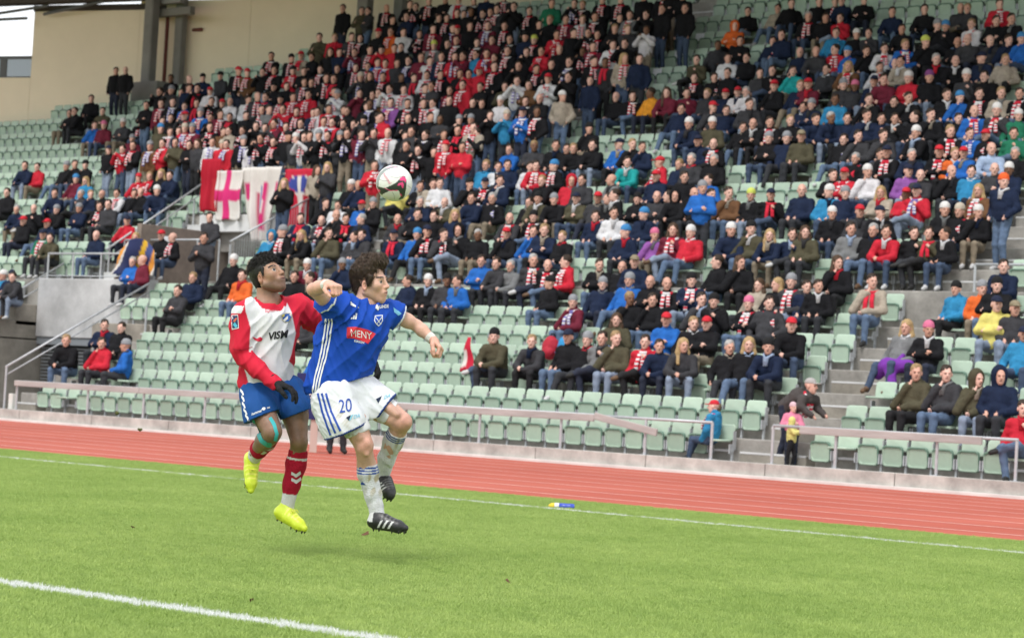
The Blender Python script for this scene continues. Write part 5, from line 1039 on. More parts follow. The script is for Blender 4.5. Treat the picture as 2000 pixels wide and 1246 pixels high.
    dl = unit(J['Lel']-J['Lsh']); t = (V-B(780, 619, 0.13))@dl; C[(t > -0.013) & (t < -0.002) & (M == 1)] = WHITE; dr = unit(B(618, 566, -0.23)-J['Rsh']); t = (V-B(637, 587, -0.165))@dr; C[(t > -0.013) & (t < -0.002) & (M == 1) & (u < 680)] = WHITE
    jer = vobj('jersey', (V, F), C, CLOTH, root); bv = bvh_of(jer)
    for k, dx in enumerate((0, 6.2, 12.4)): print_strip(B, [(640+dx, 622), (636+dx, 655), (629+dx*0.95, 695), (619+dx*0.85, 735), (614+dx*0.8, 764)], 3.0, WHITE, bv, jer)
    print_poly(B, [(681.5, 638.5), (700, 638), (720, 643), (736, 651.5), (721, 670.5), (707, 664), (694, 660), (681, 659.5)], (0.60, 0.03, 0.045), bv, jer, 'sponsor_panel', 4)
    bv2 = bv
    print_text(B, 'MENY', (708, 653), (15.0, 2.6), (-0.3, -19.5), WHITE, bv2, jer, 'sponsor_lettering', 0, 0.0)
    print_text(B, 'KIRKEN', (704.5, 667), (5.6, 1.2), (-0.2, -6), WHITE, bv2, jer, 'small_lettering', 0, 0.02, 0)
    for i, (x, hgt) in enumerate(((687.5, 3.4), (691.8, 7.0), (696.2, 11.0))): print_poly(B, [(x, 622.5+i*0.5), (x+3.2, 623+i*0.5), (x+4.4, 623-hgt), (x+1.2, 622.6-hgt)], WHITE, bv2, jer, 'logo_bar', 1, 0.004)
    cr = [(733.5, 616), (748, 615), (748.5, 626), (745, 633), (740.5, 637), (736, 633), (732, 626)]
    print_poly(B, cr, WHITE, bv2, jer, 'crest_border', 2, 0.003); print_poly(B, [(740.4+(a-740.4)*0.8, 625+(b-625)*0.8) for a, b in cr], blue, bv2, jer, 'crest', 2, 0.0042)
    print_strip(B, [(735, 620), (745, 633)], 1.2, WHITE, bv2, jer, 'crest_line', 0.0052); print_strip(B, [(746, 620), (736, 633)], 1.2, WHITE, bv2, jer, 'crest_line', 0.0052)
    print_poly(B, [(738+3.4*(1 if k % 2 else 0.45)*math.cos(k*math.pi/8), 600.5+7*(1 if k % 2 else 0.5)*math.sin(k*math.pi/8)) for k in range(16)], WHITE, bv2, jer, 'sun_mark', 1, 0.004)
    print_text(B, 'UNDE', (750, 599), (6.4, -0.4), (0, -9), WHITE, bv2, jer, 'shoulder_lettering', 0, 0.03)
    print_poly(B, [(687, 588), (690, 592), (702, 599), (703, 602), (691, 598), (687, 596)], WHITE, bv2, jer, 'shoulder_print', 1, 0.004)
    print_poly(B, [(768, 600), (776, 606), (783, 612), (778, 616), (769, 609)], (0.16, 0.42, 0.62), bv2, jer, 'sleeve_patch', 2, 0.004)
    # shorts
    lo, hi = bounds([B(605, 870, -0.3), B(790, 735, 0.25)], 0.06); s = SDF(lo, hi, 0.006)
    s.ell(B(668, 764, 0.0), (0.165, 0.135, 0.10), 0.05, 0, R); s.chain([B(655, 772, -0.05), B(676, 825, -0.11), B(684, 850, -0.12)], [0.125, 0.118, 0.112], 0.05); s.chain([B(698, 768, 0.06), B(742, 798, 0.03), B(765, 812, 0.01)], [0.125, 0.104, 0.097], 0.05)
    s.cone(B(632, 790, -0.06), B(662, 845, -0.1), 0.06, 0.07, 0.05)
    s.displace(folds(0.012, 36, 5, B(640, 770)-B(690, 840))); s.displace(folds(0.005, 90, 11, B(700, 760)-B(770, 800)))
    cutplane(s, B(680, 840, -0.11), (0.42, 0.1, -1)); cutplane(s, B(746, 802, 0.02), (1, 0, -0.62)) if False else None
    X, Y, Z = s.grid(); p = B(753, 800, 0.02); n = unit((0.78, -0.05, -0.55)); q = (X-p[0])*n[0]+(Y-p[1])*n[1]+(Z-p[2])*n[2]; s.D = np.where(X > B(715, 0)[0], np.maximum(s.D, q), s.D).astype(np.float32)
    s.cut(lambda X, Y, Z: Z-B(0, 735)[2]+0*X+0*Y)
    V, F, M = s.mesh(); u, v = B.uv(V); C = np.tile(np.array((0.70, 0.71, 0.75)), (len(V), 1))
    t1 = (V-B(680, 840, -0.11))@unit((0.42, 0.1, -1)); C[(t1 > -0.012) & (u < 722)] = (0.02, 0.05, 0.22); t2 = (V-p)@n; C[(t2 > -0.010) & (u > 716)] = (0.02, 0.05, 0.22)
    dirt = np.clip(np.sin(u*0.23+2*np.sin(v*0.17))*0.5+0.3+0.3*np.sin(u*0.9+v*0.7), 0, 1)*np.exp(-((u-672)**2)/500-((v-812)**2)/900); C = C*(1-0.35*dirt[:, None]*np.array((0.7, 0.9, 1.3)))
    sh = vobj('shorts', (V, F), C, CLOTH, root); bs = bvh_of(sh); nb_ = (0.02, 0.07, 0.36)
    for dx in (0, 10, 20): print_strip(B, [(625+dx*0.8, 766), (634+dx*0.9, 800), (651+dx, 846-dx*0.42)], 4.0, nb_, bs, sh)
    print_text(B, '20', (679, 791), (25, -4.0), (-4.0, -36), nb_, bs, sh, 'shirt_number')
    lb = (0.22, 0.52, 0.66)
    print_poly(B, [(681, 812), (690, 807), (687, 818)], (0.01, 0.02, 0.06), bs, sh, 'sponsor_mark', 1); print_poly(B, [(690.5, 808), (695, 806), (690, 816), (687, 818)], lb, bs, sh, 'sponsor_mark', 1); print_text(B, 'DA', (701, 810), (8, -1.5), (0.5, -9.5), lb, bs, sh, 'sponsor_lettering', 0, 0.02)
    print_poly(B, [(736, 778), (748, 772), (741, 786)], (0.01, 0.02, 0.06), bs, sh, 'sponsor_mark', 1); print_text(B, 'DA', (757, 774), (8.5, -2.8), (2.2, -9.5), lb, bs, sh, 'sponsor_lettering', 0, 0.02)
    # white undershorts below the hem
    lo, hi = bounds([B(650, 870, -0.25), B(790, 780, 0.15)], 0.08); s = SDF(lo, hi, 0.006); s.chain([B(678, 800, -0.08), B(700, 838, -0.108)], [0.096, 0.083], 0.02); s.chain([B(720, 780, 0.05), B(770, 813, 0.0)], [0.096, 0.077], 0.02)
    cutplane(s, B(701, 846, -0.11), (0.42, 0.0, -1)); X, Y, Z = s.grid(); p = B(764, 808, 0.0); n = unit((0.85, 0, -0.55)); q = (X-p[0])*n[0]+(Y-p[1])*n[1]+(Z-p[2])*n[2]; s.D = np.where(X > B(725, 0)[0], np.maximum(s.D, q), s.D).astype(np.float32)
    V, F, M = s.mesh(); u, v = B.uv(V); C = np.tile(np.array((0.66, 0.66, 0.67)), (len(V), 1)); C = C*(1-0.4*(np.clip(np.sin(u*0.8)+np.sin(v*0.7), 0, 1)*np.exp(-((u-688)**2)/200))[:, None]*np.array((0.8, 1, 1.3)))
    vobj('undershorts', (V, F), C, CLOTH, root)
    # socks
    def sock(name, pts, rads, top, topn, stripes):
        lo, hi = bounds(pts, 0.1); s = SDF(lo, hi, 0.0055); s.chain(pts, rads, 0.02); s.displace(lambda X, Y, Z: 0.0035*nz3(X, Y, Z, 90, 3)); cutplane(s, top, topn)
        V, F, M = s.mesh(); u, v = B.uv(V); C = np.tile(np.array((0.68, 0.68, 0.71)), (len(V), 1)); t = -(V-top)@unit(topn)
        for k in range(3): C[(t > 0.010+0.017*k) & (t < 0.019+0.017*k)] = (0.03, 0.08, 0.36)
        return V, F, C, u, v
    V, F, C, u, v = sock('a', [B(718, 890, -0.06), B(719, 922, -0.035), B(729, 965, -0.02), B(738, 1006, -0.02)], [0.058, 0.0625, 0.051, 0.042], B(716, 905, -0.05), np.array((0.0, -0.15, 1)), True)
    m = np.clip(np.sin(u*0.4+v*0.11)+np.sin(v*0.23+1), 0, 1)*np.exp(-((v-938)**2)/900)*(0.4+0.6*(u > 722)); C = C*(1-0.55*m[:, None]*np.array((0.7, 0.85, 1.2)))
    so = vobj('sock', (V, F), C, SOCKV, root); bk = bvh_of(so); print_poly(B, [(698, 944), (704, 934), (714, 942), (716, 945)], (0.03, 0.08, 0.36), bk, so, 'sock_logo', 1)
    V, F, C, u, v = sock('b', [B(778, 838, 0.02), B(767, 862, 0.1), B(753, 895, 0.17), B(743, 932, 0.25)], [0.060, 0.0635, 0.053, 0.042], B(779, 845, 0.03), B(790, 815, 0.0)-B(770, 862, 0.1), True)
    m = np.clip(np.sin(u*0.5+v*0.2)+0.4, 0, 1)*np.exp(-((u-780)**2)/160-((v-872)**2)/500); C = C*(1-0.5*m[:, None]*np.array((0.7, 0.85, 1.2))); vobj('sock', (V, F), C, SOCKV, root)
    # boots
    for (he, to, up, an) in ((B(725, 1030, -0.02), B(800, 1035, -0.1), (0.08, -0.1, 1), B(737, 1004, -0.02)), (B(738, 952, 0.27), B(760, 983, 0.16), (0.55, -0.65, 0.4), B(743, 936, 0.25))):
        s, d, upv, sdv, L = boot_sdf(he, to, up, an); V, F, M = s.mesh(); C = np.tile(np.array((0.022, 0.022, 0.024)), (len(V), 1)); C[M == 1] = (0.03, 0.03, 0.03); C[M == 2] = (0.02, 0.02, 0.02)
        t = (V-he)@d/L; hgt = (V-he)@upv
        sl = t-hgt*2.2
        for a in (0.22, 0.36, 0.50): C[(sl > a-0.032) & (sl < a+0.025) & (hgt > 0.012) & (hgt < 0.062) & (M == 0)] = (0.62, 0.62, 0.62)
        C[(t < 0.10) & (hgt > 0.045)] = (0.6, 0.6, 0.6)
        lace = (hgt > 0.058) & (t > 0.3) & (t < 0.72) & (np.sin(t*62) > 0.25); C[lace] = (0.09, 0.09, 0.09)
        vobj('boot', (V, F), C, BOOTV, root)
    # wrist tapes
    for w, e in ((J['Rwr'], J['Rel']), (J['Lwr'], J['Lel'])):
        d = unit(w-e); lo, hi = bounds([w], 0.09); s = SDF(lo, hi, 0.0045); s.cone(w-d*0.035, w+d*0.006, 0.034, 0.0315, 0.005); cutplane(s, w+d*0.006, d); cutplane(s, w-d*0.034, -d)
        V, F, M = s.mesh(); vobj('wrist_tape', (V, F), np.tile(np.array((0.66, 0.64, 0.60)), (len(V), 1)), SOCKV, root)
    return root
blue_player = build_blue()

# ---- the player in red and white
Rf = Fig(570, 1035, 14.15, 318.0)
def build_red():
    Q = Rf; skin = np.array((0.33, 0.185, 0.122))
    J = dict(Rsh=Q(481, 612, -0.1), Lsh=Q(583, 603, 0.1), Rel=Q(480, 692, -0.13), Rwr=Q(549, 747, -0.27), Lel=Q(640, 650, 0.32), Lwr=Q(703, 698, 0.4),
             Rhip=Q(503, 768, -0.05), Lhip=Q(562, 765, 0.07), Rkn=Q(541, 838, -0.26), Ran=Q(492, 892, 0.08), Lkn=Q(586, 858, -0.08), Lan=Q(561, 982, 0.0))
    lo, hi = bounds(list(J.values()), 0.13); s = SDF(lo, hi, 0.0065); hc = Q(522, 539, 0.0)
    s.chain([Q(524, 604, 0.02), Q(523, 585, 0.02), hc+[-0.01, 0.02, -0.05]], [0.082, 0.064, 0.062], 0.03); s.cone(Q(505, 603, -0.03), Q(545, 600, 0.06), 0.055, 0.055, 0.04)
    s.chain([J['Rhip'], Q(516, 800, -0.14), J['Rkn']], [0.095, 0.082, 0.058], 0.02); s.ell(J['Rkn']+[0.008, -0.025, -0.006], (0.043, 0.04, 0.048), 0.025)
    s.chain([J['Rkn']+[-0.01, 0.02, -0.03], Q(520, 860, -0.1), J['Ran']], [0.052, 0.056, 0.037], 0.02)
    s.chain([J['Lhip'], Q(577, 810, -0.02), J['Lkn']], [0.095, 0.080, 0.054], 0.02); s.ell(J['Lkn']+[0.006, -0.024, -0.01], (0.041, 0.04, 0.048), 0.025)
    s.chain([J['Lkn']+[0, 0.01, -0.03], Q(578, 903, -0.02), J['Lan']], [0.050, 0.056, 0.037], 0.02)
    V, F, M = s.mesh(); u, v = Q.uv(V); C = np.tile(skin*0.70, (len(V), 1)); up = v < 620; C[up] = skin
    hs = head_sdf(); hv, hf, hm = hs.mesh(); hcol = head_colors(hv, hm, skin*1.08, (0.30, 0.13, 0.10), (0.012, 0.009, 0.008), (0.02, 0.012, 0.01), (0.035, 0.022, 0.018), 0.72)
    R = Rz(1.0)@Rx(-0.42)@Ry(0.02); HS = 1.02; T = lambda q: (q*HS)@R.T+hc
    V, F, C = join([(V, F, C), (T(hv), hf, hcol)])
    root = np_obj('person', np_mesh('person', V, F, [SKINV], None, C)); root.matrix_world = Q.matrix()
    tag(root, 'person in red and white football jersey, blue shorts and yellow boots, looking up', 'person')
    s = SDF((-0.14, -0.15, -0.11), (0.14, 0.16, 0.22), 0.0052)
    s.ell((0, 0.016, 0.046), (0.0772, 0.0965, 0.0845), 0.006); s.ell((0, -0.014, 0.084), (0.060, 0.074, 0.050), 0.02); s.ell((0, 0.07, -0.015), (0.055, 0.026, 0.05), 0.03)
    s.cone((-0.070, -0.032, 0.03), (-0.072, -0.02, -0.02), 0.010, 0.006, 0.006); s.cone((0.070, -0.032, 0.03), (0.072, -0.02, -0.02), 0.010, 0.006, 0.006)
    s.ell((0, -0.13, 0.0), (0.08, 0.07, 0.082), 0.015, 0, sub=True); s.ell((-0.09, 0.002, -0.03), (0.03, 0.03, 0.04), 0.01, 0, sub=True); s.ell((0.09, 0.002, -0.03), (0.03, 0.03, 0.04), 0.01, 0, sub=True)
    s.displace(lambda X, Y, Z: (0.0012+0.007*np.clip((Z-0.05)/0.05, 0, 1))*nz3(X, Y, Z, 280, 14))
    hv, hf, hm = s.mesh(); hair = vobj('hair', (T(hv), hf), np.tile(np.array((0.012, 0.010, 0.010)), (len(hv), 1)), HAIRV, root)
    P, Qd, Cc = strands(hv, hf, 5000, 0.015, lambda p: np.array((0, 0, 0.1)), (0.017, 0.014, 0.013), 8, 2.2, 0.0012, mask=lambda t: t[:, 2] > 0.055)
    quad_tri_obj('hair_curls', T(P), Qd, Cc, HAIRV, hair)
    # jersey, with long red undersleeves
    red = np.array((0.56, 0.014, 0.04)); R = Rz(0.5)
    lo, hi = bounds([Q(455, 765, -0.3), Q(715, 575, 0.5)], 0.06); s = SDF(lo, hi, 0.006)
    for (u, v, y), r in (((530, 625, 0.0), (0.178, 0.125, 0.11)), ((527, 655, 0.0), (0.170, 0.128, 0.12)), ((524, 690, 0.0), (0.163, 0.127, 0.12)), ((521, 725, 0.0), (0.162, 0.128, 0.11)), ((520, 750, 0.0), (0.166, 0.13, 0.09))): s.ell(Q(u, v, y), r, 0.05, 0, R)
    s.cone(Q(492, 607, -0.07), Q(572, 600, 0.08), 0.066, 0.066, 0.05, 0); s.cone(Q(524, 603, 0.02), Q(523, 593, 0.02), 0.085, 0.078, 0.03, 0)
    s.chain([J['Rsh'], Q(479, 678, -0.13)], [0.076, 0.068], 0.03, 1); s.chain([Q(479, 660, -0.12), J['Rel'], Q(510, 720, -0.2), J['Rwr']], [0.054, 0.054, 0.047, 0.034], 0.012, 2)
    s.chain([J['Lsh'], Q(612, 625, 0.2)], [0.08, 0.07], 0.03, 1); s.chain([Q(606, 620, 0.19), J['Lel'], J['Lwr']], [0.066, 0.058, 0.038], 0.02, 2)
    s.displace(folds(0.013, 34, 23, Q(470, 740)-Q(570, 640))); s.displace(folds(0.007, 42, 28, Q(480, 620)-Q(540, 750)))
    h1, h2 = Q(462, 758), Q(584, 752); cutplane(s, h1, (-(h2-h1)[2], 0, (h2-h1)[0])*np.array(-1.0)) if False else None
    X, Y, Z = s.grid(); n = unit(((h2-h1)[2], 0, -(h2-h1)[0])); q = (X-h1[0])*n[0]+(Z-h1[2])*n[2]; torso = s.M == 0; s.D = np.where(torso | ((Y > -0.13) & (X < Q(600, 0)[0])), np.maximum(s.D, q+0*Y), s.D).astype(np.float32)
    cutplane(s, Q(525, 600, 0.0), (0.25, -0.4, 1)) if False else None
    nn = unit((0.2, -0.22, 1)); pp = Q(527, 591, -0.02); rr = (X-pp[0])**2+(Y-pp[1])**2; q = (X-pp[0])*nn[0]+(Y-pp[1])*nn[1]+(Z-pp[2])*nn[2]; s.D = np.where(rr < 0.082**2, np.maximum(s.D, q), s.D).astype(np.float32)
    V, F, M = s.mesh(); u, v = Q.uv(V); C = np.tile(np.array((0.68, 0.675, 0.70)), (len(V), 1)); 
    front = R@np.array((0, -1, 0)); side = R@np.array((1, 0, 0)); ctr = np.array([Q(0, 0)]*1)
    # panels: white front bounded by red raglan and side panels
    edgeL = np.interp(v, [585, 610, 640, 690, 710, 730, 760], [483, 487, 496, 493, 478, 485, 494]); edgeR = np.interp(v, [585, 610, 650, 690, 705, 715, 735, 760], [558, 571, 579, 571, 566, 573, 578, 579])
    w = np.clip(np.maximum(edgeL-u, u-edgeR)/1.6+0.5, 0, 1); w[(M == 2) & (V[:, 1] < -0.145)] = 1; w[V[:, 1] > 0.1] = 1; C = C*(1-w[:, None])+red*w[:, None]
    rad = np.hypot(V[:, 0]-pp[0], V[:, 1]-pp[1]); C[((V-pp)@nn > -0.020) & (rad < 0.108)] = red
    C[(np.abs(u-(470+(v-598)*-0.4)) < 14) & (v < 612) & (v > 598) & (u < 492)] = (0.68, 0.675, 0.70)
    t = (V-Q(479, 678, -0.13))@unit(Q(479, 678, -0.13)-J['Rsh'])
    jer = vobj('jersey', (V, F), C, CLOTH, root); bv = bvh_of(jer); rd = (0.60, 0.02, 0.06)
    print_text(Q, 'hummel', (535.5, 606.5), (8.2, -1.4), (0.5, -11), rd, bv, jer, 'maker_lettering')
    print_text(Q, 'VISM', (546, 655), (17.0, -2.6), (0.6, -20), (0.012, 0.012, 0.014), bv, jer, 'sponsor_lettering', 0.12, 0.035)
    print_poly(Q, [(499, 657), (507, 661), (514, 657.5), (518, 661), (516, 665), (509, 666.5), (502, 663)], rd, bv, jer, 'sponsor_drop', 2)
    cr = [(553, 616), (560, 611.5), (569, 612), (571.5, 620), (567, 629), (559.5, 630.5), (553.5, 625)]
    print_poly(Q, cr, (0.50, 0.44, 0.25), bv, jer, 'crest_border', 2, 0.003); print_poly(Q, [(562+(a-562)*0.85, 621+(b-621)*0.85) for a, b in cr], (0.03, 0.10, 0.34), bv, jer, 'crest', 2, 0.0042); print_poly(Q, [(555, 625), (568, 614), (570, 618), (558, 629)], (0.66, 0.64, 0.60), bv, jer, 'crest_band', 1, 0.0052)
    print_poly(Q, [(555.5+2.4*math.cos(a*0.7854), 616.5+2.4*math.sin(a*0.7854)) for a in range(8)], (0.75, 0.62, 0.10), bv, jer, 'crest_ball', 0, 0.0055)
    print_poly(Q, [(458, 616), (472, 614.5), (474, 641), (459.5, 644)], WHITE, bv, jer, 'sleeve_patch_border', 2, 0.003); print_poly(Q, [(459.5, 617.5), (471, 616.2), (472.6, 639.5), (460.8, 642)], (0.025, 0.045, 0.13), bv, jer, 'sleeve_patch', 2, 0.0042)
    print_poly(Q, [(462, 627), (468, 620), (471, 622), (466, 629)], (0.65, 0.16, 0.10), bv, jer, 'sleeve_mark', 1, 0.0055); print_poly(Q, [(462, 634), (466, 629), (472, 637), (468, 640)], (0.10, 0.45, 0.62), bv, jer, 'sleeve_mark', 1, 0.0055)
    print_poly(Q, [(530, 588.5), (542, 585), (543.5, 589), (532, 592)], WHITE, bv, jer, 'collar_tag', 1, 0.004)
    print_strip(Q, [(462, 680.5), (480, 683), (499, 677)], 1.3, (0.34, 0.01, 0.03), bv, jer, 'sleeve_seam', 0.003)
    # shorts
    bl = np.array((0.010, 0.070, 0.26)); lo, hi = bounds([Q(470, 835, -0.32), Q(615, 735, 0.22)], 0.06); s = SDF(lo, hi, 0.006)
    s.ell(Q(527, 760, 0.0), (0.168, 0.135, 0.095), 0.05, 0, R); s.chain([Q(506, 770, -0.05), Q(514, 800, -0.14), Q(519, 822, -0.18)], [0.116, 0.104, 0.104], 0.04); s.chain([Q(560, 768, 0.06), Q(580, 805, -0.01), Q(588, 830, -0.04)], [0.112, 0.103, 0.10], 0.04)
    s.displace(folds(0.012, 36, 35, Q(500, 760)-Q(530, 830))); s.cut(lambda X, Y, Z: Z-Q(0, 728)[2]+0*X+0*Y)
    X, Y, Z = s.grid(); lft = X+0*Y+0*Z < (Q(551, 0)[0]+0.0); p1 = Q(517, 812, -0.17); n1 = unit((0.42, -0.1, -1)); p2 = Q(580, 808, 0.0); n2 = unit((0.38, 0, -1))
    s.D = np.where(lft & (Y < 0.02), np.maximum(s.D, (X-p1[0])*n1[0]+(Y-p1[1])*n1[1]+(Z-p1[2])*n1[2]), np.maximum(s.D, (X-p2[0])*n2[0]+(Y-p2[1])*n2[1]+(Z-p2[2])*n2[2])).astype(np.float32)
    V, F, M = s.mesh(); sh = vobj('shorts', (V, F), np.tile(bl, (len(V), 1)), CLOTH, root); bs = bvh_of(sh)
    for (x, y) in ((479, 766), (482, 778), (485, 790), (489, 802), (493, 813)): print_poly(Q, [(x-5, y-8), (x+1, y-3), (x+4, y+4), (x+1, y+5), (x-1, y+1), (x-5, y-3)], WHITE, bs, sh, 'chevron', 0)
    print_text(Q, 'hummel', (511, 802), (6.0, -2.3), (1.0, -8), WHITE, bs, sh, 'maker_lettering', 0, 0.02); print_poly(Q, [(524+3*math.cos(a*0.7854), 795+3*math.sin(a*0.7854)) for a in range(8)], WHITE, bs, sh, 'shorts_mark', 0); print_text(Q, 'nes', (532, 793), (4.2, -1.0), (0.4, -6), WHITE, bs, sh, 'shorts_lettering', 0, 0.02)
    # turquoise tape round the knee
    bb = bvh_of(root); tq = (0.05, 0.40, 0.42)
    print_strip(Q, [(497, 812), (508, 840), (519, 856), (530, 864), (539, 865)], 11, tq, bb, root, 'knee_tape', 0.003); print_strip(Q, [(536, 812), (546, 826), (551, 842), (547, 856)], 6, tq, bb, root, 'knee_tape', 0.003)
    def sock(pts, rads, top, topn, split, col2):
        lo, hi = bounds(pts, 0.1); s = SDF(lo, hi, 0.0055); s.chain(pts, rads, 0.02); s.displace(lambda X, Y, Z: 0.003*nz3(X, Y, Z, 80, 3)); cutplane(s, top, topn); V, F, M = s.mesh()
        d = unit(np.array(topn)); t = -(V-top)@d; C = np.tile(np.array((0.40, 0.012, 0.035)), (len(V), 1)); C[t > split] = (0.66, 0.66, 0.66); C[(t > 0.045) & (t < 0.058)] = (0.66, 0.64, 0.66); return V, F, C
    so = sock([Q(586, 872, -0.06), Q(579, 905, -0.02), Q(570, 945, -0.01), Q(561, 990, 0.0)], [0.055, 0.061, 0.053, 0.042], Q(584, 878, -0.06), unit((0.14, -0.1, 1)), 0.275, None)
    ob = vobj('sock', so[:2], so[2], SOCKV, root); bk = bvh_of(ob)
    for y in (926, 938): print_poly(Q, [(572, y-7), (580, y-2), (588, y-8), (589, y-2), (580, y+5), (571, y-1)], (0.62, 0.60, 0.62), bk, ob, 'chevron', 0)
    so = sock([Q(536, 846, -0.18), Q(522, 860, -0.08), Q(506, 877, 0.0), Q(492, 896, 0.09)], [0.058, 0.062, 0.052, 0.041], Q(531, 850, -0.14), Q(541, 838, -0.26)-Q(520, 862, -0.08), 0.20, None)
    ob = vobj('sock', so[:2], so[2], SOCKV, root); bk = bvh_of(ob); print_poly(Q, [(511, 884), (520, 878), (525, 881), (516, 886)], (0.62, 0.60, 0.62), bk, ob, 'chevron', 0)
    ye = np.array((0.60, 0.72, 0.04))
    for (he, to, up, an, dark) in ((Q(540, 1010, 0.02), Q(602, 1037, -0.12), (0.3, -0.25, 1), Q(561, 990, 0.0), False), (Q(480, 897, 0.16), Q(487, 968, 0.05), (0.35, -0.9, 0.1), Q(491, 899, 0.08), True)):
        s, d, upv, sdv, L = boot_sdf(he, to, up, an); V, F, M = s.mesh(); C = np.tile(ye, (len(V), 1)); C[M == 1] = (0.50, 0.52, 0.03); C[M == 2] = (0.03, 0.03, 0.03)
        t = (V-he)@d/L; hgt = (V-he)@upv
        if dark: u, v = Q.uv(V); C[(u < 479.5) & (v > 905) & (v < 950) & (hgt < 0.03)] = (0.03, 0.035, 0.04)
        lace = (hgt > 0.055) & (t > 0.3) & (t < 0.7) & (np.sin(t*60) > 0.2); C[lace] = (0.75, 0.78, 0.12)
        b = vobj('boot', (V, F), C, BOOTV, root)
        lp = []
        for a in (-0.5, 0.4, 1.1): p0 = he+d*L*0.45+upv*0.075; p1 = p0+(upv*0.8+sdv*a+d*0.3)*0.03; lp.append((p0, p1)); lp.append((p1, p1+(sdv*a*0.6-upv*0.5+d*0.4)*0.03))
        mb = MB()
        for a, c in lp: mb.tube(tuple(a), tuple(c), 0.0028, 5)
        mb.build('laces', mat('yellow_lace', (0.66, 0.68, 0.08), 0.7), b)
    g1 = hand_sdf(J['Rwr'], Q(600, 762, -0.33)-J['Rwr'], (0.1, -0.2, -1), (0.2, -1, 0.2), (0.45, 0.55, 0.4), 1.15, 0.0042, 1.12, 0.06); np_obj('glove', np_mesh('glove', g1[0], g1[1], [GLOVE]), root)
    g2 = hand_sdf(J['Lwr'], Q(726, 716, 0.38)-J['Lwr'], (-0.3, -0.5, -1), (0.6, -0.6, -0.6), (0.5, 0.6, 0.4), 1.2, 0.0042, 1.12, 0.05); np_obj('glove', np_mesh('glove', g2[0], g2[1], [GLOVE]), root)
    for w, e in ((J['Rwr'], J['Rel']), (J['Lwr'], J['Lel'])):
        d = unit(w-e); lo, hi = bounds([w], 0.1); s = SDF(lo, hi, 0.005); s.cone(w-d*0.05, w+d*0.03, 0.044, 0.034, 0.005); cutplane(s, w-d*0.045, -d); V, F, M = s.mesh(); np_obj('glove_cuff', np_mesh('glove_cuff', V, F, [GLOVE]), root)
    return root
red_player = build_red()

# ---- the ball in the air
def build_ball():
    f = Fig(770, 358, 14.1, 319.0); r = 0.111; bm = bmesh.new(); bmesh.ops.create_icosphere(bm, subdivisions=6, radius=r); me = bpy.data.meshes.new('football'); bm.to_mesh(me); bm.free()
    V = np.array([v.co[:] for v in me.vertices]); n = V/np.linalg.norm(V, axis=1)[:, None]
    x = n[:, 0]*np.where(n[:, 1] > 0, -1, 1); y = n[:, 2]; x = x*36; y = -y*36        # photograph units about the centre, mirrored on the far half
    C = np.tile(np.array((0.74, 0.74, 0.72)), (len(V), 1))
    def inside(poly):
        o = np.zeros(len(V), bool); k = len(poly)
        for i in range(k):
            (x0, y0), (x1, y1) = poly[i], poly[(i+1) % k]
            c = ((y0 > y) != (y1 > y)) & (x < (x1-x0)*(y-y0)/(y1-y0+1e-9)+x0); o ^= c
        return o
    Zm = lambda P: [((a-630)/12.46, (b-600)/12.46) for a, b in P]
    dk = (0.035, 0.045, 0.042); pk = (0.80, 0.05, 0.22)
    C[inside(Zm([(440, 740), (560, 690), (680, 630), (770, 540), (850, 450), (910, 450), (950, 560), (940, 740), (900, 910), (850, 990), (740, 1020), (800, 940), (760, 800), (620, 810), (540, 800)]))] = dk
    C[inside(Zm([(200, 650), (260, 700), (400, 745), (550, 805), (330, 900), (240, 830)]))] = dk
    C[inside(Zm([(190, 640), (200, 500), (260, 370), (400, 240), (560, 175), (720, 190), (760, 240), (560, 260), (420, 330), (310, 450), (265, 560), (262, 690)]))] = (0.26, 0.29, 0.28)
    C[inside(Zm([(430, 240), (560, 185), (600, 190), (560, 215), (470, 250)]))] = (0.7, 0.35, 0.45); C[inside(Zm([(610, 225), (690, 205), (720, 240), (640, 250)]))] = (0.7, 0.35, 0.45)
    C[inside(Zm([(790, 560), (800, 490), (870, 450), (920, 480), (945, 540), (925, 620), (890, 560)]))] = pk; C[inside(Zm([(735, 690), (760, 630), (860, 595), (888, 680), (860, 755), (820, 670)]))] = pk
    C[inside(Zm([(395, 740), (420, 738), (540, 798), (740, 795), (735, 812), (540, 815)]))] = pk; C[inside(Zm([(205, 690), (225, 740), (300, 800), (280, 840), (230, 800)]))] = pk; C[inside(Zm([(760, 800), (785, 850), (850, 945), (800, 925)]))] = pk
    a = me.attributes.new('col', 'FLOAT_COLOR', 'POINT'); c4 = np.ones((len(V), 4), np.float32); c4[:, :3] = C; a.data.foreach_set('color', c4.ravel())
    me.polygons.foreach_set('use_smooth', [True]*len(me.polygons)); me.materials.append(vmat('ball_leather', 0.35, 0.08, 60, 0, 0.5, 0.05, 20))
    o = np_obj('football', me); o.matrix_world = f.matrix(); tag(o, 'white football with dark swirls and pink chevrons flying above the two players', 'football')
    bv = bvh_of(o)
    print_text(f, 'hummel', (758, 351), (4.0, 6.4), (7.6, -4.4), (0.72, 0.22, 0.33), bv, o, 'lettering', 0, 0, 0)
    for (p0, p1, p2) in (((741, 352), (752, 356), (762, 355)), ((764, 347), (776, 350), (790, 346)), ((797, 364), (803, 368), (805, 372)), ((768, 377), (771, 383), (771, 390))): print_strip(f, [p0, p1, p2], 0.7, (0.30, 0.30, 0.29), bv, o, 'panel_seam', 0.0006, 3)
    return o
build_ball()

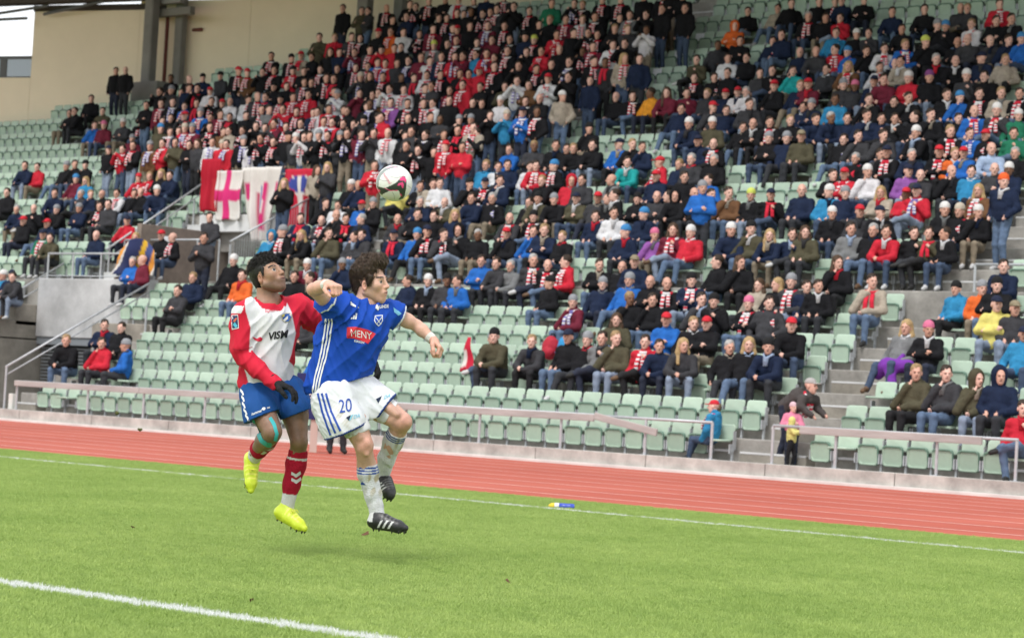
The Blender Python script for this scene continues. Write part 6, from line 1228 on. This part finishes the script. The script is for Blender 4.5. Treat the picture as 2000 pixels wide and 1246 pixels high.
# ------------------------------------------------------------------ hand-placed people and things
POSES['bend'] = dict(pelvis=(0, -0.30, 0.86), chest=(0, -0.52, 1.05), neck=(0, -0.74, 1.12), head=0.1, yaw=0.0, arms=(((-0.24, -0.72, 0.92), (-0.16, -0.92, 0.78)), ((0.24, -0.72, 0.92), (0.16, -0.95, 0.80))), legs=(((-0.09, -0.30, 0.80), (-0.1, -0.36, 0.44), (-0.11, -0.25, 0.08), (-0.12, -0.4, 0.04)), ((0.09, -0.30, 0.80), (0.1, -0.40, 0.44), (0.11, -0.33, 0.08), (0.12, -0.48, 0.04))))
POSES['ride'] = dict(SIT, yaw=0.0, head=0.25, arms=(((-0.24, -0.2, 0.68), (-0.14, -0.38, 0.54)), ((0.24, -0.18, 0.66), (0.17, -0.3, 0.48))), legs=(leg_s(-1, 0.1, -0.58, 0.46, 0.1, -0.75), leg_s(1, 0.12, -0.56, 0.46, 0.12, -0.62)))
POSES['lean'] = dict(STA, yaw=0.0, head=0.9, arms=(((-0.22, -0.5, 1.2), (-0.1, -0.7, 1.28)), ((0.22, -0.5, 1.2), (0.12, -0.72, 1.28))), legs=(leg_t(-1, 0.1), leg_t(1, -0.08)))
for key in ('bend', 'ride', 'lean'):
    V, F, fm, hc = build_person_mesh(key, 0.019, 0.009); BODY[key] = (np_mesh('body', V, F, [SKIN[0], JM['k'], TR[0], SHOE[0], EYE], fm), hc)
def person(key, loc, rz, scl, label, jacket, trousers, hat, hatm, scarf=None, skin=SKIN[1], shoe=SHOE[0], hatlabel=None):
    me, hc = BODY[key]; o = np_obj('person', me); o.location = loc; o.rotation_euler = (0, 0, rz); o.scale = (scl,)*3
    for si, m in enumerate((skin, jacket, trousers, shoe, EYE)): o.material_slots[si].link = 'OBJECT'; o.material_slots[si].material = m
    if hat: h = np_obj(HWNAME[hat], hw_me(hat, hatm), o); h.location = hc; h.rotation_euler = (0, 0, POSES[key].get('head', HEADYAW))
    if scarf: sc = np_obj('scarf', SC_ME[scarf], o); sc.location = np.array(POSES[key]['neck']); sc.rotation_euler = (0.9 if key == 'bend' else 0, 0, POSES[key].get('yaw', 0.25))
    tag(o, label, 'person'); return o
person('ride', (-22.2, YL(0)-0.22, 0.18), -1.45, 0.82, 'small person in red cap and blue jacket with scarf sitting sideways by front railing', JM['c'], TR[0], 'cap', KM['r'], 's', SKIN[3])
person('bend', (-21.42, 32.15, 0.3), 1.5, 0.98, 'person in grey cap with red white scarf bending down over small children in aisle', mat('jacket_charcoal_brown', (0.06, 0.052, 0.05), 0.8, 0.5, 22, 0.2, 9), TR[4], 'cap', mat('hat_grey_cap', (0.36, 0.34, 0.33), 0.9), 's')
person('t1', (-20.93, 31.98, 0.19), 0.6, 0.62, 'small child in pink beanie beside the bending person in grey cap', mat('jacket_pink', (0.62, 0.20, 0.30), 0.8), TR[4], 'beanie', mat('hat_pale_pink', (0.60, 0.42, 0.46), 0.9), None, SKIN[3])
person('lean', (-20.78, 31.46, 0.19), 1.9, 0.48, 'small child in yellow hooded jacket leaning at the front railing', mat('jacket_lemon', (0.62, 0.58, 0.20), 0.8, 0.4, 22), TR[2], 'hood', mat('jacket_lemon', (0.62, 0.58, 0.20)), None, SKIN[3])
st = person('t1', (-26.95, 27.5, 0.004), 0.75, 1.02, 'person in dark trousers standing on the track behind the blue player', JM['n'], TR[3], 'short', HM['h'])
sg = empty('sign_board', (-27.06, 27.05, 0.004), 0.72); tag(sg, 'navy sign with white lettering held upright behind the players', 'sign')
MB().bevbox(-0.33, 0.33, -0.015, 0.015, 0.54, 1.30, 0.006).build('panel', mat('sign_navy', (0.02, 0.022, 0.11), 0.5), sg); MB().box(-0.06, 0.06, 0.017, 0.05, 0.0, 0.9).build('post', mat('sign_post_wood', (0.52, 0.40, 0.35), 0.8), sg)
for i, t in enumerate(('Vi', 'stiller', 'o tilla')):
    me = text_mesh(t, 0.2, ext=0.002, bold=0.008); me.materials.append(SC_W); o = np_obj('lettering', me, sg); o.rotation_euler = (math.pi/2, 0, 0); o.location = (0, -0.02, 1.16-i*0.22)

def cloth(name, label, p0, p1, ztop, zbot, colorfn, nx=26, nz=22, amp=0.07, waves=2.5, seed=0, taper=0.0, cat='flag', sag=0.0):
    """hanging fabric between two points, gathered into folds"""
    r = np.random.RandomState(seed); V = []; C = []; p0 = np.array(p0, float); p1 = np.array(p1, float); d = p1-p0; L = np.linalg.norm(d); d = d/L; nrm = np.array((d[1], -d[0], 0))
    ph = r.uniform(0, 6, 4)
    for j in range(nz+1):
        t = j/nz
        for i in range(nx+1):
            s = i/nx; w = 0.35+0.65*t
            dep = amp*w*(math.sin(s*waves*6.28+ph[0]+0.8*t)+0.4*math.sin(s*waves*13.1+ph[1]))+0.02*math.sin(t*9+ph[2])
            q = p0+d*L*(s+taper*t*(0.5-s)+0.03*math.sin(t*4+ph[3])); z = ztop-sag*math.sin(math.pi*s)*(1-t)+(zbot-ztop)*t+0.02*math.sin(s*11+ph[3])*t
            V.append((q[0]+nrm[0]*dep, q[1]+nrm[1]*dep-0.02, z)); C.append(colorfn(s, t))
    F = [(j*(nx+1)+i, j*(nx+1)+i+1, (j+1)*(nx+1)+i+1, (j+1)*(nx+1)+i) for j in range(nz) for i in range(nx)]
    V = np.array(V); O = np.array(V.mean(0)); O[2] = V[:, 2].min()
    o = np_obj(name, np_mesh(name, V-O, np.array(F), [vmat('flag_cloth', 0.8, 0.2, 30, 0, 0.2, 0.05, 10)], None, np.array(C))); o.location = O
    m = o.modifiers.new('thickness', 'SOLIDIFY'); m.thickness = 0.006
    tag(o, label, cat); return o
WH = (0.66, 0.63, 0.60); RD = (0.48, 0.018, 0.045); PK = (0.60, 0.03, 0.17); BL = (0.05, 0.07, 0.30)
cloth('flag', 'plain red flag hanging at the left end of the banner parapet', (-45.75, 41.0, 0), (-45.0, 41.0, 0), 6.95, 5.55, lambda s, t: (0.40, 0.012, 0.03) if s < 0.6 or t < 0.4 else (0.45, 0.03, 0.04), seed=1, amp=0.10, waves=1.6)
cloth('flag', 'white flag with red cross hanging on the banner parapet', (-45.1, 40.98, 0), (-44.1, 40.98, 0), 6.62, 5.32, lambda s, t: PK if 0.36 < s < 0.56 or 0.38 < t < 0.60 else WH, seed=2, amp=0.075, waves=1.7)
cloth('banner', 'long white banner with pink shapes hanging low below the parapet', (-44.15, 40.97, 0), (-42.6, 40.97, 0), 6.68, 4.75, lambda s, t: PK if (0.22 < t < 0.42 and 0.02 < s < 0.2) or (0.55 < s < 0.72 and 0.2 < t < 0.85 and not (0.6 < s < 0.67 and 0.45 < t < 0.6)) or (0.86 < s < 0.95 and 0.2 < t < 0.5) else (BL if 0.485 < s < 0.52 and 0.25 < t < 0.8 else ((0.42, 0.06, 0.12) if 0.38 < s < 0.46 and t > 0.35 else WH)), seed=3, amp=0.12, waves=2.6, taper=0.5, cat='banner')
cloth('flag', 'red flag with blue and white emblem hanging at the right end of parapet', (-42.5, 40.95, 0), (-41.35, 40.95, 0), 6.6, 5.05, lambda s, t: BL if ((s-0.5)/0.32)**2+((t-0.25)/0.16)**2 < 1 and not abs(s-0.5) < 0.08 else (WH if abs(s-0.5) < 0.22-0.2*(t-0.3) and 0.1 < t < 0.75 else RD), seed=4, amp=0.10, waves=2.0, taper=0.35)
railing('parapet_railing', 'steel railing on the doorway slab that carries the banners', [(-45.8, 41.06, 6.5), (-41.4, 41.06, 6.5)], [((x, 41.12, 5.47), (x, 41.06, 6.5)) for x in (-45.7, -44.3, -42.9, -41.5)])
def stripes(s, t):
    k = (s*5.2+t*1.4) % 5
    return (0.66, 0.28, 0.05) if k < 1 else ((0.60, 0.58, 0.55) if k < 1.6 else ((0.022, 0.03, 0.09) if k < 3.3 else ((0.60, 0.36, 0.03) if k < 4 else (0.05, 0.07, 0.20))))
cloth('flag', 'yellow navy and white striped flag heaped over the landing railing', (-44.55, 37.35, 0), (-43.2, 37.35, 0), 4.2, 3.6, stripes, seed=6, amp=0.12, waves=1.3, sag=-0.32, taper=-0.25)
cloth('flag', 'small red and white pennant flag leaning beside the person in grey beanie', (-29.2, 33.2, 0), (-29.1, 33.18, 0), 2.2, 1.55, lambda s, t: RD if s > 0.45 or t < 0.35 or t > 0.85 else WH, nx=10, nz=12, seed=8, amp=0.015, waves=0.7, taper=-3.2)
s = SDF((-0.5, -0.6, -0.3), (0.5, 0.4, 0.5), 0.018); s.chain([(-0.3, -0.25, -0.1), (-0.1, -0.3, 0.05), (0.25, -0.2, 0.06)], [0.10, 0.13, 0.12], 0.06); s.cone((-0.05, -0.3, 0.05), (0.05, -0.38, -0.22), 0.12, 0.09, 0.06); s.cone((0.0, -0.1, 0.1), (0.05, -0.05, 0.22), 0.09, 0.06, 0.05)
s.displace(lambda X, Y, Z: 0.02*np.abs(nz3(X, Y, Z, 28, 3))); V, F, M = s.mesh(); o = np_obj('blanket', np_mesh('blanket', V, F, [mat('blanket_purple', (0.17, 0.035, 0.32), 0.9, 0.4, 30)])); o.location = (-20.35, YL(3)-0.3, ZL(3)+0.46); tag(o, 'purple blanket over the knees of the long-haired blond person by the aisle', 'blanket')
def backpack(loc, c, label, rz):
    s = SDF((-0.25, -0.2, -0.02), (0.25, 0.2, 0.55), 0.015); s.ell((0, 0, 0.22), (0.17, 0.11, 0.24), 0.03); s.ell((0, -0.09, 0.13), (0.12, 0.06, 0.11), 0.02); s.cut(lambda X, Y, Z: -Z+0.0+0*X+0*Y); s.displace(lambda X, Y, Z: 0.008*nz3(X, Y, Z, 40, 3))
    V, F, M = s.mesh(); o = np_obj('backpack', np_mesh('backpack', V, F, [mat('pack_'+label.split()[0], c, 0.7, 0.3, 30)])); o.location = loc; o.rotation_euler = (0, 0.15, rz); tag(o, label, 'backpack')
    MB().path([(-0.04, 0.02, 0.44), (-0.03, 0.0, 0.5), (0.03, 0.0, 0.5), (0.04, 0.02, 0.44)], 0.012, 6).build('handle', mat('strap_black', (0.02, 0.02, 0.02)), o)
    for sx in (-1, 1): MB().path([(sx*0.08, 0.09, 0.38), (sx*0.1, 0.14, 0.25), (sx*0.09, 0.1, 0.08)], 0.014, 6).build('strap', mat('strap_black', (0.02, 0.02, 0.02)), o)
backpack((-28.22, YL(3)-0.22, ZL(3)+0.40), (0.42, 0.02, 0.04), 'red backpack on a seat beside the blue one', 0.3); backpack((-27.84, YL(3)-0.25, ZL(3)+0.40), (0.03, 0.26, 0.55), 'bright blue backpack on a seat', -0.2)
for i, (x, k, lab) in enumerate(((-36.4, 11, 'lowest'), (-36.4, 12, 'middle'), (-36.4, 13, 'highest'))):
    mb = MB().box(-0.14, 0.14, -0.004, 0.004, 0.0, 0.2); o = mb.build('paper_sheet', mat('white_paper', (0.66, 0.68, 0.72), 0.8)); o.location = (x, YU(k)-0.07, ZU(k)+0.42); o.rotation_euler = (-0.12, 0, 0); tag(o, lab+' white paper sheet taped on a seat beside the upper stairs', 'paper')
o = MB().box(-0.2, 0.2, -0.005, 0.005, 0, 0.42).build('notice', mat('white_paper', (0.66, 0.68, 0.72))); o.location = (-44.2, 38.48, 4.25); tag(o, 'white paper notice on the doorway wall behind the person in scarf', 'notice')
o = MB().bevbox(-0.07, 0.07, -0.07, 0.07, 0, 0.4, 0.01).build('utility_box', mat('white_box', (0.62, 0.62, 0.58), 0.6)); o.location = (-40.7, 31.4, 0.183); tag(o, 'small white box at the foot of the left stair railing', 'box')
# water bottle on the touchline
bt = empty('drink_bottle', (-14.16, 17.62, 0.035)); bt.rotation_euler = (0, 0, 0.62); tag(bt, 'blue sports bottle with yellow cap lying on the touchline', 'bottle')
def lathe(prof, n=20):
    V = []; F = []
    for x, r in prof:
        for i in range(n): a = 2*math.pi*i/n; V.append((x, r*math.cos(a), r*math.sin(a)))
    for k in range(len(prof)-1):
        for i in range(n): F.append((k*n+i, k*n+(i+1) % n, (k+1)*n+(i+1) % n, (k+1)*n+i))
    F.append(tuple(range(n))); F.append(tuple(range(len(V)-1, len(V)-n-1, -1))); return V, F
V, F = lathe([(-0.02, 0.03), (-0.015, 0.036), (0.04, 0.036), (0.06, 0.034), (0.08, 0.036), (0.12, 0.035), (0.13, 0.029)]); mesh_obj('bottle_body', V, F, mat('bottle_blue', (0.03, 0.07, 0.42), 0.25, spec=0.5), bt, True)
V, F = lathe([(-0.065, 0.034), (-0.062, 0.036), (-0.022, 0.036), (-0.021, 0.03)]); mesh_obj('collar', V, F, mat('bottle_white', (0.68, 0.68, 0.68), 0.4), bt, True)
V, F = lathe([(-0.125, 0.008), (-0.12, 0.016), (-0.10, 0.030), (-0.07, 0.034), (-0.066, 0.03)]); mesh_obj('cap', V, F, mat('bottle_yellow', (0.72, 0.50, 0.03), 0.4), bt, True)
# fallen leaves and divots on the pitch
LEAF = mat('dead_leaf', (0.12, 0.06, 0.03), 0.8)
LV = [(0, -0.03, 0), (0.018, -0.012, 0.008), (0.02, 0.012, 0.002), (0, 0.034, 0.01), (-0.02, 0.01, 0.004), (-0.018, -0.014, 0.009), (0, 0, 0.0)]
for i, (x, y, z, sc_, lab) in enumerate(((-11.35, 11.92, 0.035, 1.2, 'dead brown leaf on the grass between the two players'), (-8.35, 9.95, 0.03, 0.8, 'small dead leaf on the grass below the blue player'), (-12.2, 10.5, 0.03, 0.6, 'tiny dead leaf on the grass left of the yellow boots'), (-8.0, 7.65, 0.03, 0.6, 'tiny dead leaf just beyond the near white line'))):
    o = mesh_obj('leaf', LV, [(i2, (i2+1) % 6, 6) for i2 in range(6)], LEAF); o.location = (x, y, z); o.scale = (sc_,)*3; o.rotation_euler = (0.5, 0.3*i, i*1.3); tag(o, lab, 'leaf')
    mm = o.modifiers.new('thickness', 'SOLIDIFY'); mm.thickness = 0.002
for i, (x, y, z) in enumerate(((-15.4, 13.0, 0.75), (-15.15, 13.05, 0.62))):
    s = SDF((-0.04,)*3, (0.04,)*3, 0.005); s.ell((0, 0, 0), (0.022, 0.016, 0.014), 0.01); s.displace(lambda X, Y, Z: 0.006*nz3(X, Y, Z, 150, 3+i)); V, F, M = s.mesh()
    o = np_obj('turf_clod', np_mesh('turf_clod', V, F, [mat('soil', (0.10, 0.10, 0.04), 0.95)])); o.location = (x, y, z); tag(o, ('upper' if i == 0 else 'lower')+' small clod of turf kicked into the air left of red player', 'clod')
